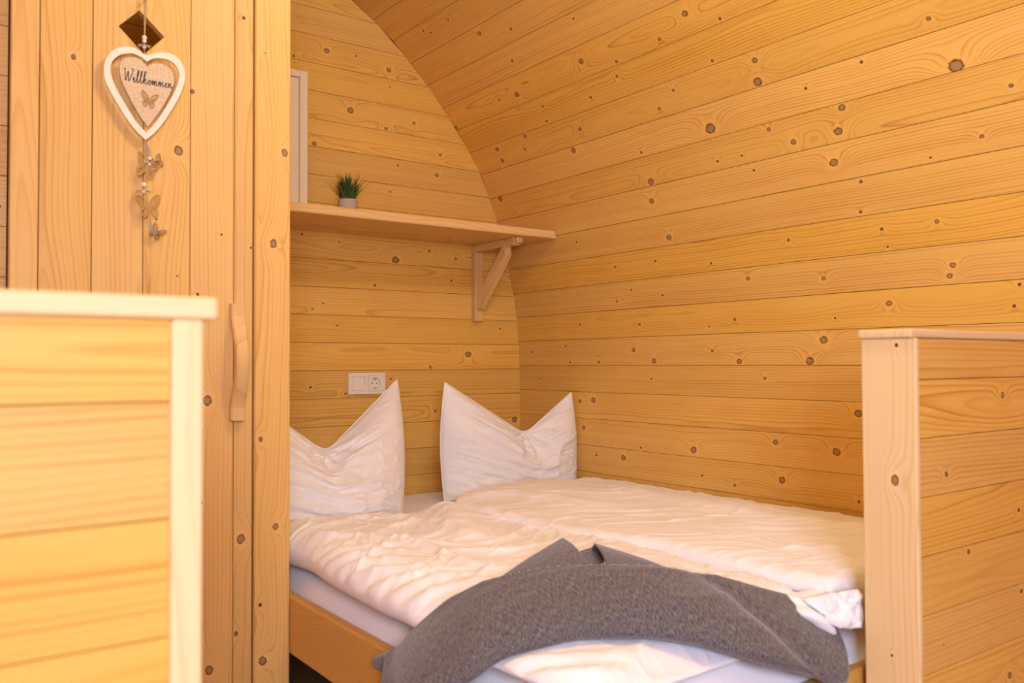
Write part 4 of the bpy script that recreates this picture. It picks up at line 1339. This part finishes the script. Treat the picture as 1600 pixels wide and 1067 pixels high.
def butterfly(cx, cy, cz, size, rot, mat, parent, shadow=True):
    """laser-cut butterfly: wing outlines, veins and body as one cut-out"""
    bm = bmesh.new()
    S = size
    wing_up = [(0.02, 0.02), (0.10, 0.26), (0.28, 0.48), (0.50, 0.56), (0.52, 0.44), (0.44, 0.20), (0.32, 0.05), (0.10, 0.0)]
    wing_lo = [(0.03, -0.02), (0.22, -0.02), (0.34, -0.10), (0.36, -0.26), (0.26, -0.44), (0.16, -0.40), (0.08, -0.22)]
    veins = [[(0.04, 0.02), (0.44, 0.47)], [(0.06, 0.01), (0.44, 0.32)], [(0.08, 0.0), (0.40, 0.16)], [(0.05, -0.02), (0.32, -0.12)], [(0.05, -0.04), (0.32, -0.26)], [(0.05, -0.06), (0.24, -0.38)]]
    cr, sr = math.cos(rot), math.sin(rot)

    def tr(p, sgn):
        X = p[0] * S * sgn * 0.96; Z = p[1] * S
        return Vector((cx + X * cr - Z * sr, cy, cz + X * sr + Z * cr))
    for sgn in (-1, 1):
        for loop in (wing_up, wing_lo):
            tube_into(bm, catmull([tr(p, sgn) for p in loop], 3, True), 0.032 * S, 4, True, 0.9)
        for vn in veins:
            tube_into(bm, [tr(vn[0], sgn), tr(vn[1], sgn)], 0.020 * S, 4, False, 0.9)
    tube_into(bm, [tr((0, 0.16), 1), tr((0, 0.05), 1), tr((0, -0.12), 1), tr((0, -0.22), 1)], lambda q: S * (0.02 + 0.03 * math.sin(math.pi * q)), 6)
    return put('butterfly', bm_me('butterfly', bm), mat, parent)


butterfly(-1.7175, HY - 0.0045, 1.5230, 0.031, -0.14, 'ply', ih)
butterfly(-1.7200, HY, 1.3870, 0.046, -0.30, 'ply', hd)
butterfly(-1.7155, HY, 1.3070, 0.044, 0.10, 'ply', hd)
o = butterfly(-1.7000, HY + 0.004, 1.4010, 0.026, 0.5, 'burnt', hd)
o = butterfly(-1.7000, HY + 0.004, 1.2560, 0.028, -0.6, 'burnt', hd)


def flower(cx, cz, s, tilt):
    bm = bmesh.new()
    for k in range(6):
        a = 2 * math.pi * k / 6 + tilt
        d = Vector((math.cos(a), math.sin(a) * 0.8, -0.25)).normalized()
        R = d.to_track_quat('X', 'Z').to_matrix().to_4x4()
        ellipsoid_into(bm, Vector((cx, HY, cz)) + d * s * 0.62, (s * 0.52, s * 0.24, s * 0.07), R, 10, 6)
    put('flower', bm_me('flower', bm), 'petal', hd, smooth=True)
    for dz, r_ in ((0.62, 0.34), (-0.35, 0.32)):
        bm = bmesh.new()
        ellipsoid_into(bm, Vector((cx, HY, cz + dz * s)), (r_ * s, r_ * s, r_ * s))
        put('bead', bm_me('bead', bm), 'bead', hd, smooth=True)


flower(-1.7262, 1.6375, 0.0125, 0.3)
bm = bmesh.new(); ellipsoid_into(bm, Vector((-1.7262, HY, 1.6520)), (0.0049,) * 3); put('bead', bm_me('bead', bm), 'bead', hd, smooth=True)
flower(-1.7150, 1.3990, 0.0120, 1.0)
flower(-1.7255, 1.3430, 0.0145, 0.6)
# strings
bm = bmesh.new()
tube_into(bm, catmull([(-1.7270, HY + 0.001, 1.745), (-1.7265, HY, 1.70), (-1.7262, HY, 1.655), (-1.7258, HY, 1.615), (-1.7215, HY, 1.600), (-1.7210, HY, 1.590)], 6), 0.0011, 6, up=Vector((1, 0, 0)))
put('string', bm_me('string', bm), 'jute', hd)
bm = bmesh.new()
tube_into(bm, catmull([(-1.7240, HY + 0.0008, 1.745), (-1.7240, HY, 1.70), (-1.7256, HY, 1.655)], 6), 0.0009, 6, up=Vector((1, 0, 0)))
put('string', bm_me('string', bm), 'jute', hd)
bm = bmesh.new()
tube_into(bm, catmull([(-1.7229, HY, 1.446), (-1.7215, HY, 1.42), (-1.7195, HY, 1.39), (-1.7230, HY, 1.35), (-1.7165, HY, 1.31), (-1.7120, HY, 1.28), (-1.7050, HY, 1.25)], 6), 0.0009, 6, up=Vector((1, 0, 0)))
put('string', bm_me('string', bm), 'jute', hd)
# hook screw that carries it
bm = bmesh.new()
ellipsoid_into(bm, Vector((-1.7245, HY + 0.006, 1.7300)), (0.0028, 0.010, 0.0028))
put('nail', bm_me('nail', bm), 'steel', hd, smooth=True)


def feather(pts, w):
    bm = bmesh.new()
    C_ = catmull(pts, 8)
    for i in range(2, len(C_) - 1):
        t = i / (len(C_) - 1)
        d = (C_[i + 1] - C_[i]).normalized()
        sd = Vector((d.z, 0, -d.x))
        for s in (-1, 1):
            ln = w * math.sin(math.pi * (0.1 + 0.85 * t))
            a = C_[i]; b_ = C_[i] + sd * s * ln + d * ln * 0.7
            tube_into(bm, [a, b_], 0.0005, 4)
    tube_into(bm, C_, 0.0006, 5)
    o = put('feather', bm_me('feather', bm), 'feather', hd)


feather([(-1.7220, HY, 1.440), (-1.7200, HY + 0.002, 1.425), (-1.7160, HY + 0.004, 1.405)], 0.006)
feather([(-1.7130, HY, 1.275), (-1.7090, HY, 1.262), (-1.7000, HY, 1.253)], 0.006)

# ------------------------------------------------------------------ body for the added overhead lamp, out of view
cl = empty('added_lamp', (-1.15, -1.95, 2.45), label='added round opal lamp above the view, brightens the bed end', cat='lamp')
mo, nt, bs = mat_new('opal_glass')
bs.inputs['Base Color'].default_value = (0.9, 0.85, 0.78, 1)
bs.inputs['Transmission Weight'].default_value = 0.0
bm = bmesh.new()
rings = []
for k in range(9):
    a = math.pi / 2 * k / 8
    rings.append([bm.verts.new((-1.15 + 0.11 * math.cos(q) * math.cos(a), -1.95 + 0.11 * math.sin(q) * math.cos(a), 2.455 - 0.05 * math.sin(a))) for q in [2 * math.pi * j / 24 for j in range(24)]])
for A, B in zip(rings[:-1], rings[1:]):
    for j in range(24):
        bm.faces.new((A[j], A[(j + 1) % 24], B[(j + 1) % 24], B[j]))
bmesh.ops.remove_doubles(bm, verts=bm.verts, dist=1e-5)
put('lamp_base', bm_me('lamp_base', bm), mo, cl, smooth=True)
